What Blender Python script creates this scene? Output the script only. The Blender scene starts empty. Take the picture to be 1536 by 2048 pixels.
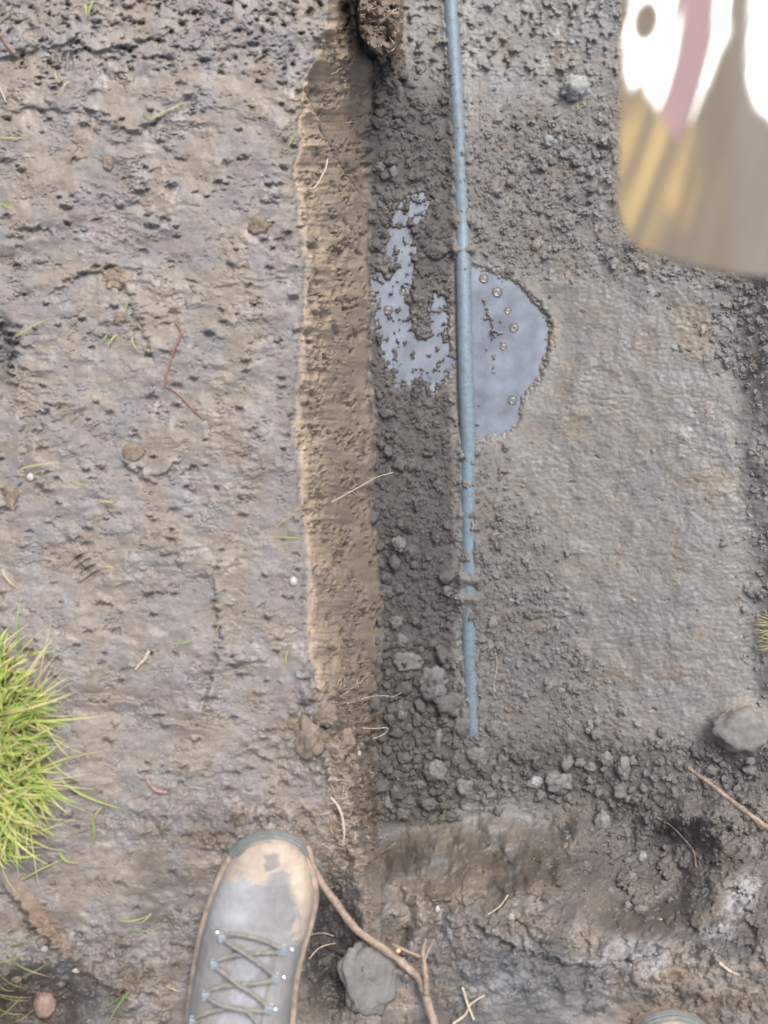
import bpy, bmesh, math, random
import numpy as np
from mathutils import Vector, noise as mnoise
C = bpy.context.scene
R = math.radians
random.seed(7)
rng = np.random.default_rng(11)

# ------------------------------------------------------------------ camera
cam_d = bpy.data.cameras.new('camera'); cam = bpy.data.objects.new('camera', cam_d)
C.collection.objects.link(cam); C.camera = cam
cam.location = (0, 0, 1.0); cam.rotation_euler = (0, 0, 0)      # held level above the trench, looking straight down
cam_d.sensor_fit = 'VERTICAL'; cam_d.sensor_height = 24; cam_d.lens = 24.0   # 1 m tall view at 1 m
cam_d.clip_start = 0.01; cam_d.clip_end = 500
cam_d.dof.use_dof = True; cam_d.dof.focus_distance = 1.15; cam_d.dof.aperture_fstop = 24.0/13.0
C.render.resolution_x = 768; C.render.resolution_y = 1024
# ------------------------------------------------------------------ world, sun, exposure
SUN_EL, SUN_AZ = 55, 22        # azimuth clockwise from +Y: soft light from the top of the photo, a little from the right
w = bpy.data.worlds.new('World'); C.world = w; w.use_nodes = True
nt = w.node_tree; nt.nodes.clear()
sky = nt.nodes.new('ShaderNodeTexSky'); sky.sky_type = 'NISHITA'; sky.sun_disc = False
sky.sun_elevation = R(SUN_EL); sky.sun_rotation = R(SUN_AZ); sky.air_density = 1.0; sky.dust_density = 4.0; sky.ozone_density = 1.0
bg = nt.nodes.new('ShaderNodeBackground'); bg.inputs['Strength'].default_value = 0.15
ow = nt.nodes.new('ShaderNodeOutputWorld')
hs = nt.nodes.new('ShaderNodeHueSaturation'); hs.inputs['Saturation'].default_value = .5     # thin cloud
nt.links.new(sky.outputs[0], hs.inputs['Color']); nt.links.new(hs.outputs[0], bg.inputs[0]); nt.links.new(bg.outputs[0], ow.inputs[0])
sd = bpy.data.lights.new('sun', 'SUN'); so = bpy.data.objects.new('sun', sd); C.collection.objects.link(so)
sd.energy = 1.7; sd.angle = R(26); sd.color = (1.0, 0.93, 0.84)
dirv = Vector((math.sin(R(SUN_AZ))*math.cos(R(SUN_EL)), math.cos(R(SUN_AZ))*math.cos(R(SUN_EL)), math.sin(R(SUN_EL))))
so.rotation_euler = dirv.to_track_quat('Z', 'Y').to_euler(); so.location = dirv*5
C.view_settings.view_transform = 'Standard'; C.view_settings.look = 'None'; C.view_settings.gamma = 1
C.view_settings.exposure = 0.72

# ------------------------------------------------------------------ helpers
def at(px, py, z):                      # point at height z seen at that place of the photograph
    d = 1.0 - z
    return Vector(((px-768)*d/2048, (1024-py)*d/2048, z))
def tag(o, label=None, cat=None, group=None, kind=None):
    if label: o['label'] = label
    if cat: o['category'] = cat
    if group: o['group'] = group
    if kind: o['kind'] = kind
    return o
def link(name, me, mat=None, parent=None):
    o = bpy.data.objects.new(name, me); C.collection.objects.link(o)
    if mat: me.materials.append(mat)
    if parent: o.parent = parent
    return o
def mesh_np(name, V, F, cols=None, smooth=True):
    """V (n,3), F (m,k) arrays -> mesh"""
    me = bpy.data.meshes.new(name); V = np.asarray(V, dtype=np.float32); F = np.asarray(F, dtype=np.int32)
    me.vertices.add(len(V)); me.vertices.foreach_set('co', V.ravel())
    k = F.shape[1]; me.loops.add(F.size); me.loops.foreach_set('vertex_index', F.ravel())
    me.polygons.add(len(F)); me.polygons.foreach_set('loop_start', np.arange(0, F.size, k, dtype=np.int32))
    me.polygons.foreach_set('use_smooth', np.full(len(F), smooth))
    if cols is not None:
        for nm, arr in cols.items():
            a = me.attributes.new(nm, 'FLOAT_COLOR', 'POINT')
            b = np.ones((len(V), 4), dtype=np.float32); b[:, :3] = arr
            a.data.foreach_set('color', b.ravel())
    me.update(calc_edges=True); me.validate()
    return me
def grid_faces(nu, nv, closed=False):
    i = np.arange(nv-1)[:, None]; j = np.arange(nu if closed else nu-1)[None, :]
    j2 = (j+1) % nu
    return np.stack([i*nu+j, i*nu+j2, (i+1)*nu+j2, (i+1)*nu+j], axis=-1).reshape(-1, 4)
_G = {}
def perlin(x, y, seed=0):
    if seed not in _G:
        r = np.random.default_rng(1000+seed); a = r.random((256, 256))*2*np.pi
        _G[seed] = (np.cos(a), np.sin(a))
    gx, gy = _G[seed]
    xi = np.floor(x).astype(int); yi = np.floor(y).astype(int); xf = x-xi; yf = y-yi
    u = xf*xf*xf*(xf*(xf*6-15)+10); v = yf*yf*yf*(yf*(yf*6-15)+10)
    def g(ix, iy, dx, dy):
        a, b = ix & 255, iy & 255
        return gx[a, b]*dx + gy[a, b]*dy
    n00 = g(xi, yi, xf, yf); n10 = g(xi+1, yi, xf-1, yf); n01 = g(xi, yi+1, xf, yf-1); n11 = g(xi+1, yi+1, xf-1, yf-1)
    return ((n00*(1-u)+n10*u)*(1-v) + (n01*(1-u)+n11*u)*v)*1.5
def fbm(x, y, s, seed=0, oct=4, gain=0.5):
    o = 0; a = 1; t = 0
    for k in range(oct):
        o = o + a*perlin(x/s*2**k+17.3*k, y/s*2**k+9.1*k, seed+k); t += a; a *= gain
    return o/t
def sst(a, b, x):
    t = np.clip((x-a)/(b-a), 0, 1); return t*t*(3-2*t)
def blob(X, Y, cx, cy, rx, ry, soft=0.5, ang=0):
    c, s = math.cos(R(ang)), math.sin(R(ang)); dx = X-cx; dy = Y-cy
    q = np.sqrt(((dx*c+dy*s)/rx)**2 + ((-dx*s+dy*c)/ry)**2)
    return 1-sst(1-soft, 1+soft, q)
def poly_sd(X, Y, P):                   # signed distance, negative inside
    P = np.array(P, float); n = len(P); d = np.full(X.shape, 1e9); ins = np.zeros(X.shape, bool)
    for i in range(n):
        a = P[i]; b = P[(i+1) % n]; e = b-a
        wx = X-a[0]; wy = Y-a[1]; t = np.clip((wx*e[0]+wy*e[1])/(e@e), 0, 1)
        d = np.minimum(d, np.hypot(wx-t*e[0], wy-t*e[1]))
        c = ((a[1] > Y) != (b[1] > Y)) & (X < (b[0]-a[0])*(Y-a[1])/(b[1]-a[1]+1e-12)+a[0])
        ins ^= c
    return np.where(ins, -d, d)

# ------------------------------------------------------------------ terrain height, as a function of place
STEP = 1.7
gx = np.arange(-160, 1700, STEP); gy = np.arange(-160, 2210, STEP)
X, Y = np.meshgrid(gx, gy)
wig = fbm(X*0, Y, 46, 3, 4)*14
wt_y = [-200, 0, 60, 120, 160, 250, 350, 450, 560, 620, 700, 760, 870, 950, 1050, 1150, 1250, 1330, 1400, 1480, 1560, 1640, 1700, 1760, 2300]
wt_x = [650, 655, 650, 628, 604, 600, 590, 600, 612, 612, 600, 597, 584, 600, 606, 615, 610, 625, 640, 668, 690, 705, 715, 730, 735]
wb_y = [-200, 0, 70, 120, 200, 300, 400, 520, 600, 700, 800, 900, 1000, 1100, 1200, 1280, 1340, 1450, 1600, 1700, 2300]
wb_x = [700, 700, 708, 742, 748, 750, 742, 737, 750, 738, 745, 752, 741, 755, 770, 770, 765, 750, 748, 760, 770]
WT = np.interp(Y, wt_y, wt_x) + wig*0.6 + fbm(X*.3, Y, 13, 5, 3)*5; WB = np.interp(Y, wb_y, wb_x) + fbm(X*0, Y, 60, 9, 3)*6
# floor
floor = -0.30 + 0.085*sst(1000, 1560, X)
floor += 0.006*fbm(X, Y, 260, 21, 3)
pipe_y = [-200, 0, 85, 170, 254, 317, 402, 465, 520, 700, 800, 870, 1000, 1150, 1300, 1400, 1470, 1560]
pipe_x = [896, 902, 906, 912, 917, 919, 923, 925, 926, 930, 933, 936, 937, 937, 938, 943, 946, 950]
PXC = np.interp(Y, pipe_y, pipe_x)
# right bank
rb = sst(1490, 1640, X + 20*fbm(X, Y, 120, 31, 3) - 40*sst(600, 1500, Y) + 30)
floor = floor*(1-rb) + (-0.17+.02*fbm(X, Y, 60, 33, 3))*rb
# trench end: ground rises again towards the photographer
L = np.interp(X, [700, 760, 1000, 1100, 1200, 1300, 1400, 1536, 1700], [1650, 1640, 1622, 1625, 1600, 1580, 1575, 1562, 1560]) + 26*fbm(X, Y, 70, 37, 4)
stepw = np.interp(X, [700, 1000, 1150, 1300, 1600], [170, 190, 150, 80, 60])
e = sst(0, 1, (Y-L)/stepw)
tr_ = sst(1050, 1250, X); top = (-0.06*(1-tr_) - 0.175*tr_)*(1-sst(1640, 1980, Y)) - .008*sst(1640, 1980, Y)
floor = floor*(1-e) + top*e
hol = blob(X, Y, 1285, 1740, 125, 110, 0.45, -15)
floor -= 0.075*hol
# wall profile
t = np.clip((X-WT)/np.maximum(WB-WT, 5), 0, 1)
prof = np.where(t < 0.12, 0.35*(t/0.12)**1.6*0.12/0.12*0.14, 0.049+(t-0.12)/0.88*0.951)
end_mix = sst(1680, 1790, Y)
wall_in = (X > WT)
Z = np.where(wall_in, floor*prof, 0.0)
Z = Z*(1-end_mix*0.0)
# rounded lip
lipd = np.abs(X-WT); Z -= 0.004*np.exp(-(lipd/7)**2)
_ew = 14*fbm(X, Y, 22, 43, 4)
onwall = sst(-4, 12, X-WT+_ew)*(1-sst(-10, 8, X-WB+_ew*1.4))*(1-sst(1350, 1450, Y+_ew*3))
plat = (1-sst(-6, 4, X-WT+_ew))
infl = sst(-4, 8, X-WB)*(1-e)*(1-rb)
# bank at the top of the photo left in the trench corner
pil = np.clip(-poly_sd(X, Y, [(706, -200), (806, -200), (808, 20), (806, 70), (790, 110), (762, 118), (735, 100), (712, 60)])/9, 0, 1)
pil = sst(0, 1, pil + 0.25*fbm(X, Y, 18, 41, 3))*(Y < 150)
Z = Z*(1-pil) + pil*(-0.13 + 0.02*fbm(X, Y, 40, 42, 4))

# ---- masks
n1 = fbm(X, Y, 150, 50, 4); n2 = fbm(X, Y*1.4, 60, 60, 4); n3 = fbm(X, Y*1.6, 26, 70, 4); n4 = fbm(X, Y*1.5, 11, 80, 3)
def band(x0, x1, y0, y1, s=30):
    return sst(x0-s, x0+s, X)*(1-sst(x1-s, x1+s, X))*sst(y0-s, y0+s, Y)*(1-sst(y1-s, y1+s, Y))
crumb = np.clip(band(732, 905, 110, 1660, 14)*0.95 + band(900, 1000, 880, 1500, 25)*0.6
        + blob(X, Y, 1110, 360, 190, 150, .5)*0.9 + blob(X, Y, 1000, 450, 110, 90)*0.8
        + blob(X, Y, 1050, 1210, 80, 240, .5, -12)*0.9 + band(770, 1560, 1480, 1600, 28)*1.0
        + blob(X, Y, 1250, 1700, 190, 110)*1.0 + blob(X, Y, 1480, 620, 70, 120)*0.8 + blob(X, Y, 1350, 520, 200, 40)*0.8
        + blob(X, Y, 1530, 900, 45, 500)*0.4 + blob(X, Y, 1120, 1420, 120, 120)*0.8
        + band(1380, 1600, 1600, 1900, 40)*0.6 + blob(X, Y, 850, 300, 90, 160)*0.25, 0, 1)*(1-onwall)
crumb *= 1-0.85*blob(X, Y, 860, 80, 60, 120)*(X > 812)
crumb *= 1-0.9*blob(X, Y, 900, 1720, 190, 70)
rubble = np.clip(blob(X, Y, 660, 1470, 90, 130, .5)*0.9 + band(672, 760, 1400, 1720, 14)*0.9 + blob(X, Y, 380, 1640, 200, 60)*0.35
        + blob(X, Y, 680, 1880, 90, 170)*0.8 + blob(X, Y, 130, 1960, 200, 90)*0.9 + blob(X, Y, 1440, 1960, 190, 110)*0.7 + blob(X, Y, 40, 60, 70, 60)*.3
        + blob(X, Y, 530, 1660, 130, 40)*0.8 + blob(X, Y, 1000, 1930, 300, 80)*0.6 + pil, 0, 1)
smooth_pl = plat*(1-rubble)
# plateau relief
prel = 0.0058*n1 + 0.0026*n2
tern = fbm(X, Y*1.7, 85, 90, 5, 0.55)
rough_m = sst(-.05, .25, fbm(X, Y, 170, 93, 3))
prel += (0.0012*sst(-0.03, 0.07, tern) + 0.0012*sst(0.16, 0.22, tern))*(.15+rough_m)
ter2 = fbm(X+40, Y*2.0, 34, 96, 4, 0.55)
patchy = sst(-0.05, 0.25, fbm(X, Y, 120, 99, 3))
prel += (0.0012*sst(0.0, 0.08, ter2))*patchy*rough_m + 0.0008*n3*(0.3+patchy) + 0.0003*n4*patchy*rough_m
notwall = 1-onwall
endtop = e*(1-hol)
Z += prel*(plat + 0.8*endtop*(X > WB) + 0.45*(1-plat)*notwall*(1-e)*(X > 960) )
# floor smoother right side
Z += (0.0025*fbm(X, Y, 40, 120, 4) + 0.0010*n4)*infl
# strokes left by the spade on the floor (shallow diagonal scrapes)
dgl = fbm((X*0.94+Y*0.34), (Y*0.94-X*0.34)*0.16, 34, 130, 3)
Z += 0.0014*dgl*infl*(X > 950)
# wall relief: vertical scrapes, crumbs torn out
wn = fbm(X*1.5, Y*0.5, 28, 140, 4); wn2 = fbm(X*2.2, Y*0.8, 12, 150, 3)
torn = sst(0.05, 0.2, fbm(X*1.6, Y*0.55, 30, 160, 5, .6))
wx = (0.006*fbm(X, Y, 110, 145, 3) + 0.0014*wn + 0.0003*wn2 - 0.0042*torn*sst(0.1, .5, fbm(X, Y, 70, 165, 2)+.3))*onwall
# diagonal slip on the wall near the top
dl = (X-650) - (Y-255)*0.62
slip = onwall*np.exp(-(dl/9)**2)*sst(240, 270, Y)*(1-sst(380, 430, Y))
wx += -0.010*slip + 0.010*onwall*sst(0, 14, dl)*sst(150, 260, Y)*(1-sst(370, 430, Y))*(-1)
wx += band(650, 760, 1370, 1740, 18)*(.010*fbm(X, Y, 34, 730, 4, .6)+.003*sst(0, .1, fbm(X, Y, 14, 735, 3)))
# rubble relief
rr = rubble*(1-0*X)
Z += rr*(0.010*np.abs(fbm(X, Y, 50, 170, 4)) + 0.012*(fbm(X, Y, 28, 175, 4)))
rampm = e*(X > 740)*(1-sst(1850, 2000, Y))
Z += rampm*(0.020*fbm(X, Y, 75, 670, 4) + 0.006*sst(0, .08, fbm(X, Y*1.3, 60, 680, 4)) + .003*fbm(X, Y, 20, 690, 3))
# dips
Z -= 0.05*blob(X, Y, 75, 2010, 90, 60, .5) + 0.035*blob(X, Y, 665, 1900, 45, 120, .6) + 0.012*blob(X+40*n3, Y+40*n3, 5, 690, 22, 45) + 0.02*blob(X, Y, 800, 1830, 30, 60)
Z += 0.012*blob(X, Y, 40, 1500, 150, 230, .7)            # sod under the grass
Z += 0.02*blob(X, Y, 1490, 1470, 60, 55, .5)
# imprints: arc ledge top left, ridge, stepped edges
def ledge(pts, wdt, h, Zin):
    pts = np.array(pts, float); d = np.full(X.shape, 1e9); sgn = np.zeros(X.shape)
    for a, b in zip(pts[:-1], pts[1:]):
        en = b-a; tt = ((X-a[0])*en[0]+(Y-a[1])*en[1])/(en@en); tc = np.clip(tt, 0, 1)
        dd = np.hypot(X-a[0]-tc*en[0], Y-a[1]-tc*en[1]); s = np.sign((X-a[0])*en[1]-(Y-a[1])*en[0])
        m = dd < d; d = np.where(m, dd, d); sgn = np.where(m, s, sgn)
    q = d*sgn + 3*n3*8
    return Zin + h*np.exp(-(d/wdt)**2)*np.tanh(q/4)
for pts, wd, h in [([(20, 110), (60, 98), (120, 92), (190, 104), (240, 96)], 30, 0.0025), ([(180, 222), (230, 258), (270, 262), (310, 240)], 18, 0.0022),
                   ([(10, 215), (90, 220), (180, 222)], 16, 0.0015), ([(120, 575), (170, 545), (230, 535), (262, 600), (300, 700)], 22, 0.0022),
                   ([(150, 465), (60, 470), (10, 490)], 20, 0.004), ([(20, 700), (45, 800), (38, 1000), (10, 1020)], 16, -0.002),
                   ([(255, 930), (300, 965), (350, 930)], 14, 0.003), ([(560, 930), (500, 945)], 12, .003), ([(430, 1180), (440, 1290), (410, 1400)], 16, 0.004),
                   ([(130, 1390), (260, 1400), (330, 1440), (400, 1450)], 16, -0.005), ([(20, 1790), (60, 1850), (130, 1920), (240, 1990)], 20, 0.008),
                   ([(950, 1850), (1040, 1900), (1120, 1920), (1200, 1935), (1330, 1900)], 14, 0.006), ([(1000, 1850), (1060, 1830), (1130, 1890)], 14, -0.004),
                   ([(1170, 1780), (1180, 1900)], 9, 0.004), ([(820, 1590), (900, 1612), (1000, 1610)], 12, -0.006)]:
    Z = ledge(pts, wd, h, Z)
# boot tread marks
for cx, cy, an in [(170, 1135, -35), (120, 125, 90)]:
    for k in range(4):
        ox = (k-1.5)*15; c, s = math.cos(R(an)), math.sin(R(an))
        Z -= 0.0035*blob(X, Y, cx+ox*s*-1, cy+ox*c, 19, 4.5, .35, an)
WPX = 5*fbm(X, Y, 9, 600, 2); WPY = 5*fbm(X, Y, 9, 610, 2)
# pits and cracks (many small, elongated)
def splat(Z, x, y, rx, ry, h, ang=0.0, mode='add', pw=1.0):
    r = max(rx, ry)*1.1; i0 = int((y-r-gy[0])/STEP); i1 = int((y+r-gy[0])/STEP)+2; j0 = int((x-r-gx[0])/STEP); j1 = int((x+r-gx[0])/STEP)+2
    if i0 < 0 or j0 < 0 or i1 >= len(gy) or j1 >= len(gx): return
    sx = X[i0:i1, j0:j1]-x; sy = Y[i0:i1, j0:j1]-y; c, s = math.cos(ang), math.sin(ang)
    q = ((sx*c+sy*s)/rx)**2 + ((-sx*s+sy*c)/ry)**2
    if mode == 'dome':
        wx_ = sx+WPX[i0:i1, j0:j1]*min(1, rx/5); wy_ = sy+WPY[i0:i1, j0:j1]*min(1, rx/5); q = ((wx_*c+wy_*s)/rx)**2 + ((-wx_*s+wy_*c)/ry)**2
        b = np.clip(1-q, 0, 1)**.6*h*(1+.3*math.cos(ang*9)*wx_/rx)
        Z[i0:i1, j0:j1] = np.maximum(Z[i0:i1, j0:j1], BASE[i0:i1, j0:j1]+b - 0.25*h)
    else:
        wx_ = sx+WPX[i0:i1, j0:j1]*min(1, rx/4); wy_ = sy+WPY[i0:i1, j0:j1]*min(1, ry/4); q = ((wx_*c+wy_*s)/rx)**2 + ((-wx_*s+wy_*c)/ry)**2
        Z[i0:i1, j0:j1] += h*np.clip(1-q, 0, 1)**pw
def look(A, x, y):
    i = int((y-gy[0])/STEP); j = int((x-gx[0])/STEP)
    i = min(max(i, 0), len(gy)-1); j = min(max(j, 0), len(gx)-1); return A[i, j]
pitm = fbm(X, Y*1.5, 70, 200, 4)
crk = np.exp(-(fbm(X+WPX, Y*1.9+WPY, 75, 620, 5, .6)/.022)**2)*sst(.05, .3, fbm(X, Y*1.3, 60, 630, 4)) + .8*np.exp(-(fbm(X+WPX, Y*1.6+WPY, 34, 640, 4, .6)/.035)**2)*sst(.12, .35, fbm(X+300, Y*1.3, 75, 650, 4))
Z -= 0.0024*crk*notwall*np.clip(plat+.6*endtop*(X > WB)+.25*infl*(X > 960), 0, 1)
for k in range(7500):
    x = rng.uniform(-150, 760); y = rng.uniform(-150, 2190)
    if k % 6 == 0: x = rng.uniform(760, 1690); y = rng.uniform(1600, 2190)
    if k % 6 == 1: x = rng.uniform(960, 1600)
    m = look(pitm, x, y)
    if rng.random() > sst(0.1, 0.4, m)+0.03: continue
    if look(onwall, x, y) > .2: continue
    s = rng.exponential(1)
    splat(Z, x, y, 2.6+2.6*s, 1.7+0.8*s, -0.0008-0.0013*min(s, 2.5), rng.normal(0, .35))
for k in range(500):   # larger crumbly breaks: pit with a raised lump beside it
    x = rng.uniform(-150, 740); y = rng.uniform(-150, 2190)
    if look(plat, x, y) < .9: continue
    r = rng.uniform(4, 11); splat(Z, x, y, r*1.4, r*.8, -0.0035, rng.normal(0, .4)); splat(Z, x+rng.normal(0, r), y-r*1.1, r*1.2, r*.8, 0.003, 0)
# puddles
P_R = [(945, 537), (990, 552), (1034, 572), (1052, 590), (1070, 611), (1088, 628), (1099, 655), (1093, 680), (1095, 690), (1085, 724), (1075, 752), (1062, 771), (1038, 795), (1035, 834), (1022, 852), (999, 865), (950, 872), (950, 806), (945, 712), (945, 634)]
P_L = [(780, 462), (800, 455), (820, 466), (832, 494), (822, 520), (824, 556), (808, 603), (823, 642), (823, 673), (848, 682), (862, 676), (858, 619), (872, 589), (888, 594), (892, 654), (894, 701), (906, 716), (892, 744), (866, 778), (855, 763), (839, 748), (823, 769), (792, 766), (782, 740), (768, 705), (758, 650), (748, 595), (744, 552), (755, 549), (769, 564), (786, 556), (798, 530), (772, 505)]
P_S = [(822, 398), (842, 392), (860, 405), (846, 430), (830, 445), (818, 425)]
P_T = [(788, 428), (800, 415), (812, 430), (808, 450), (790, 452)]
ZW = -0.3045
pn = fbm(X, Y, 16, 210, 3)*9
sd_all = np.full(X.shape, 1e9)
sub = (slice(int((280-gy[0])/STEP), int((1000-gy[0])/STEP)), slice(int((620-gx[0])/STEP), int((1240-gx[0])/STEP)))
for P in (P_R, P_L, P_S, P_T):
    sd_all[sub] = np.minimum(sd_all[sub], poly_sd(X[sub], Y[sub], P))
sdp = sd_all + pn*np.where(X < 915, 1.9, .8) + fbm(X, Y, 7, 215, 2)*8
near = 1-sst(20, 90, sd_all)
isl = sst(0.10, 0.26, fbm(X, Y, 17, 220, 4, .6))*np.where(X < 905, 1.0, 0.0) + sst(.25, .4, fbm(X, Y, 14, 225, 3))*blob(X, Y, 985, 660, 30, 120, .5) + sst(0.46, 0.6, fbm(X, Y, 22, 220, 3))
Z = np.where(X > 742, Z*(1-near) + near*(ZW + 0.0032 + (Z+0.30)*0.45), Z)
inside = 1-sst(-12, 14, sdp)
inw = inside*(X > 700)
Z = Z*(1-inw) + inw*(ZW - 0.0045 + 0.0072*isl*sst(0, 1, isl) + .008*np.exp(-((X-np.interp(Y, [590, 620, 650, 690], [964, 975, 985, 988])+3*n4*4)/2.6)**2)*sst(592, 600, Y)*(1-sst(680, 690, Y)) + 0.0015*n4)
# groove along the pipe where the water has washed it free
gr = np.exp(-((X-PXC+2)/22)**2)*sst(500, 560, Y)*(1-sst(830, 900, Y))
Z -= 0.006*gr*(1-inw)
# crumb relief: tens of thousands of small domes
# soil pushed up against the pipe along both flanks
bury = (1-sst(1450, 1490, Y))*np.exp(-((np.abs(X-PXC)-15)/6.5)**2)*(1-sst(500, 540, Y)*(1-sst(840, 890, Y)))*(X > 800)
Z += bury*(.0022+.0055*fbm(X, Y, 30, 245, 3)*1.2)*np.where(X > PXC, 1.0, 1.15)
cov = np.zeros_like(Z)
for cy_, ch_, ww_ in [(300, .004, 26), (345, .003, 12), (385, .003, 10), (440, .003, 10), (500, .0085, 9), (905, .004, 8), (1030, .003, 6), (1160, .010, 13), (1198, .010, 10), (1215, .005, 14), (1420, .004, 12), (1372, .003, 8)]: cov += ch_*np.exp(-((Y-cy_+5*n4)/ww_)**2)*(1-sst(18, 30, np.abs(X-PXC)))
Z += cov + .0012*np.clip(fbm(X, Y, 14, 247, 3), 0, 1)*(np.abs(X-PXC) < 16)*(1-sst(1450, 1490, Y))*(1-sst(500, 540, Y)*(1-sst(840, 890, Y)))
CK = np.zeros_like(Z)
chm = np.clip(rubble*.9 + .75*(e*(Y > 1620)*(X > 760))*sst(-.1, .2, fbm(X, Y, 120, 660, 3)) + crumb*.35, 0, 1)*(1-inw)
for rnd in range(2):
    BASE = Z.copy()
    for k in range(1500):
        x = rng.uniform(-100, 1660); y = rng.uniform(-100, 2150)
        if rng.random() > look(chm, x, y): continue
        s_ = min(5+rng.exponential(6), 26)*(1 if rnd == 0 else .6); splat(Z, x, y, s_*rng.uniform(.9, 1.5), s_*rng.uniform(.7, 1), s_*.00048, rng.normal(0, .6), 'dome')
        splat(CK, x, y, s_, s_*.9, rng.uniform(-.5, .7), 0)
BASE = Z.copy()
cr_all = np.clip(crumb + rubble*0.38, 0, 1)*(1-inw)
cl = fbm(X, Y, 45, 230, 3)
for k in range(46000):
    x = rng.uniform(-100, 1680); y = rng.uniform(-120, 2180); m = look(cr_all, x, y)
    if rng.random() > m*(0.75+0.9*look(cl, x, y)): 
        if rng.random() > 0.018: continue
    s = 1.6+rng.exponential(1.7); s = min(s, 13)
    if look(onwall, x, y) > .3 or look(inw, x, y) > .2: continue
    splat(Z, x, y, s*rng.uniform(.9, 1.3), s*rng.uniform(.8, 1.1), s*(0.00064 if x < 960 or y > 1400 else .0005), rng.uniform(0, 3.1), 'dome')
    if s > 3: splat(CK, x, y, s, s, rng.uniform(-.6, 1.0)*min(s/7, 1), 0)
WC = np.zeros_like(Z)
for k in range(3800):   # torn-out specks on the wall
    y = rng.uniform(-100, 1500); x = np.interp(y, wt_y, wt_x) + rng.random()*150
    if look(onwall, x, y) < .6: continue
    if fbm(np.array([x*1.2]), np.array([y*.6]), 34, 235, 3)[0] < 0.06: continue
    a_, b_ = rng.uniform(1.5, 3.6), rng.uniform(2, 8); splat(wx, x, y, a_, b_, -rng.uniform(.0018, .0045), 0.2); splat(WC, x, y, a_*1.1, b_*1.1, rng.uniform(.2, .8), .2)
H = Z

# ---- base colour of the soil by place
def c3(r, g, b): return np.array([r, g, b], dtype=np.float32)
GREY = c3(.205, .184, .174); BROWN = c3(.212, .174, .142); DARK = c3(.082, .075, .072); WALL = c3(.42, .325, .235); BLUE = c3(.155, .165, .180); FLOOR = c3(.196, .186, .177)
UMB = c3(.14, .105, .08); PURP = c3(.172, .148, .146)
def mix(A, B, m): return A*(1-m[..., None]) + B*m[..., None]
col = np.broadcast_to(GREY, X.shape+(3,)).astype(np.float32).copy()
q1 = fbm(X, Y, 130, 300, 4); q2 = fbm(X, Y, 55, 310, 4); q3 = fbm(X, Y*1.3, 20, 320, 4)
col = mix(col, BROWN, sst(-.05, .3, q1)*.7); col = mix(col, BROWN*0.85, sst(.1, .35, q2)*.6); col = mix(col, PURP, sst(.08, .35, -q1)*.6)
col = mix(col, BLUE, sst(.15, .4, -q2)*.35)
col = mix(col, FLOOR, sst(-4, 6, X-WB)*(1-e))
col = mix(col, BROWN*0.95, sst(-4, 6, X-WB)*(1-e)*(X > 960)*sst(.1, .35, q2)*.5)
col = mix(col, BLUE*1.05, sst(-4, 6, X-WB)*(1-e)*sst(.12, .4, -q1)*.4)
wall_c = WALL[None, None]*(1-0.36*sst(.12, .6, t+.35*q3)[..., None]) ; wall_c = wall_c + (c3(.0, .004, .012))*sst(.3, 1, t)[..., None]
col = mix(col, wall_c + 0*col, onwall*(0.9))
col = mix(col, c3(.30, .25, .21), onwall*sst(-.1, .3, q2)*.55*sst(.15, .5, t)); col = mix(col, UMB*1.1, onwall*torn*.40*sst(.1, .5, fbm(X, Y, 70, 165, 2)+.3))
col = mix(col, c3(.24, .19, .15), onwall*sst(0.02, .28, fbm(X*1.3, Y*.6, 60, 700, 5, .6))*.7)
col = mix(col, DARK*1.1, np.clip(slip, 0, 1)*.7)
# damp crumbly soil, with shade at the wall foot painted into its colour
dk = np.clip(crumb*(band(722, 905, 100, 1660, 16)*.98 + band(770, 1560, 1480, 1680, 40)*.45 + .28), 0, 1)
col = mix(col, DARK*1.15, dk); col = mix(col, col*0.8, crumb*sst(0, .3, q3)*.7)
col = mix(col, UMB*1.05, pil*.8); col = mix(col, UMB*1.3, rubble*sst(0, .25, q2)*.6)
col = mix(col, c3(.215, .165, .125), band(650, 740, 1380, 1740, 22)*.75*sst(-.35, .1, q3))
col = mix(col, DARK*.8, np.clip(blob(X, Y, 665, 1900, 70, 160, .5)*.85 + blob(X, Y, 90, 2000, 140, 60, .5)*.6 + blob(X, Y, 0, 700, 30, 70)*.6 + blob(X, Y, 330, 1780, 70, 80)*.4 + blob(X, Y, 420, 1650, 60, 40)*.3 + blob(X, Y, 1120, 1540, 130, 60)*.4, 0, 1))  # shadow beside the boot painted into the soil colour, with other dark patches
col = mix(col, c3(.205, .165, .125), blob(X, Y, 920, 1730, 200, 90, .5)*.6*sst(-.3, .2, q2))
col = mix(col, c3(.25, .20, .15), blob(X, Y, 1080, 1880, 110, 40, .4, 15)*.6); col = mix(col, c3(.31, .30, .305), np.clip(blob(X, Y, 1280, 1905, 70, 40, .4) + blob(X, Y, 1480, 1800, 28, 60, .4, 25) + blob(X, Y, 890, 1860, 16, 40, .3) + blob(X, Y, 1420, 1870, 40, 25), 0, 1)*.85*sst(-.35, 0, q3))
col = mix(col, BLUE*.95, blob(X, Y, 1060, 1960, 140, 100, .5)*.75)
col = mix(col, c3(.22, .125, .06), blob(X, Y, 75, 1830, 22, 90, .6, -38)*.5); col = mix(col, c3(.25, .16, .10), blob(X, Y, 232, 555, 28, 20)*.7)
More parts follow.
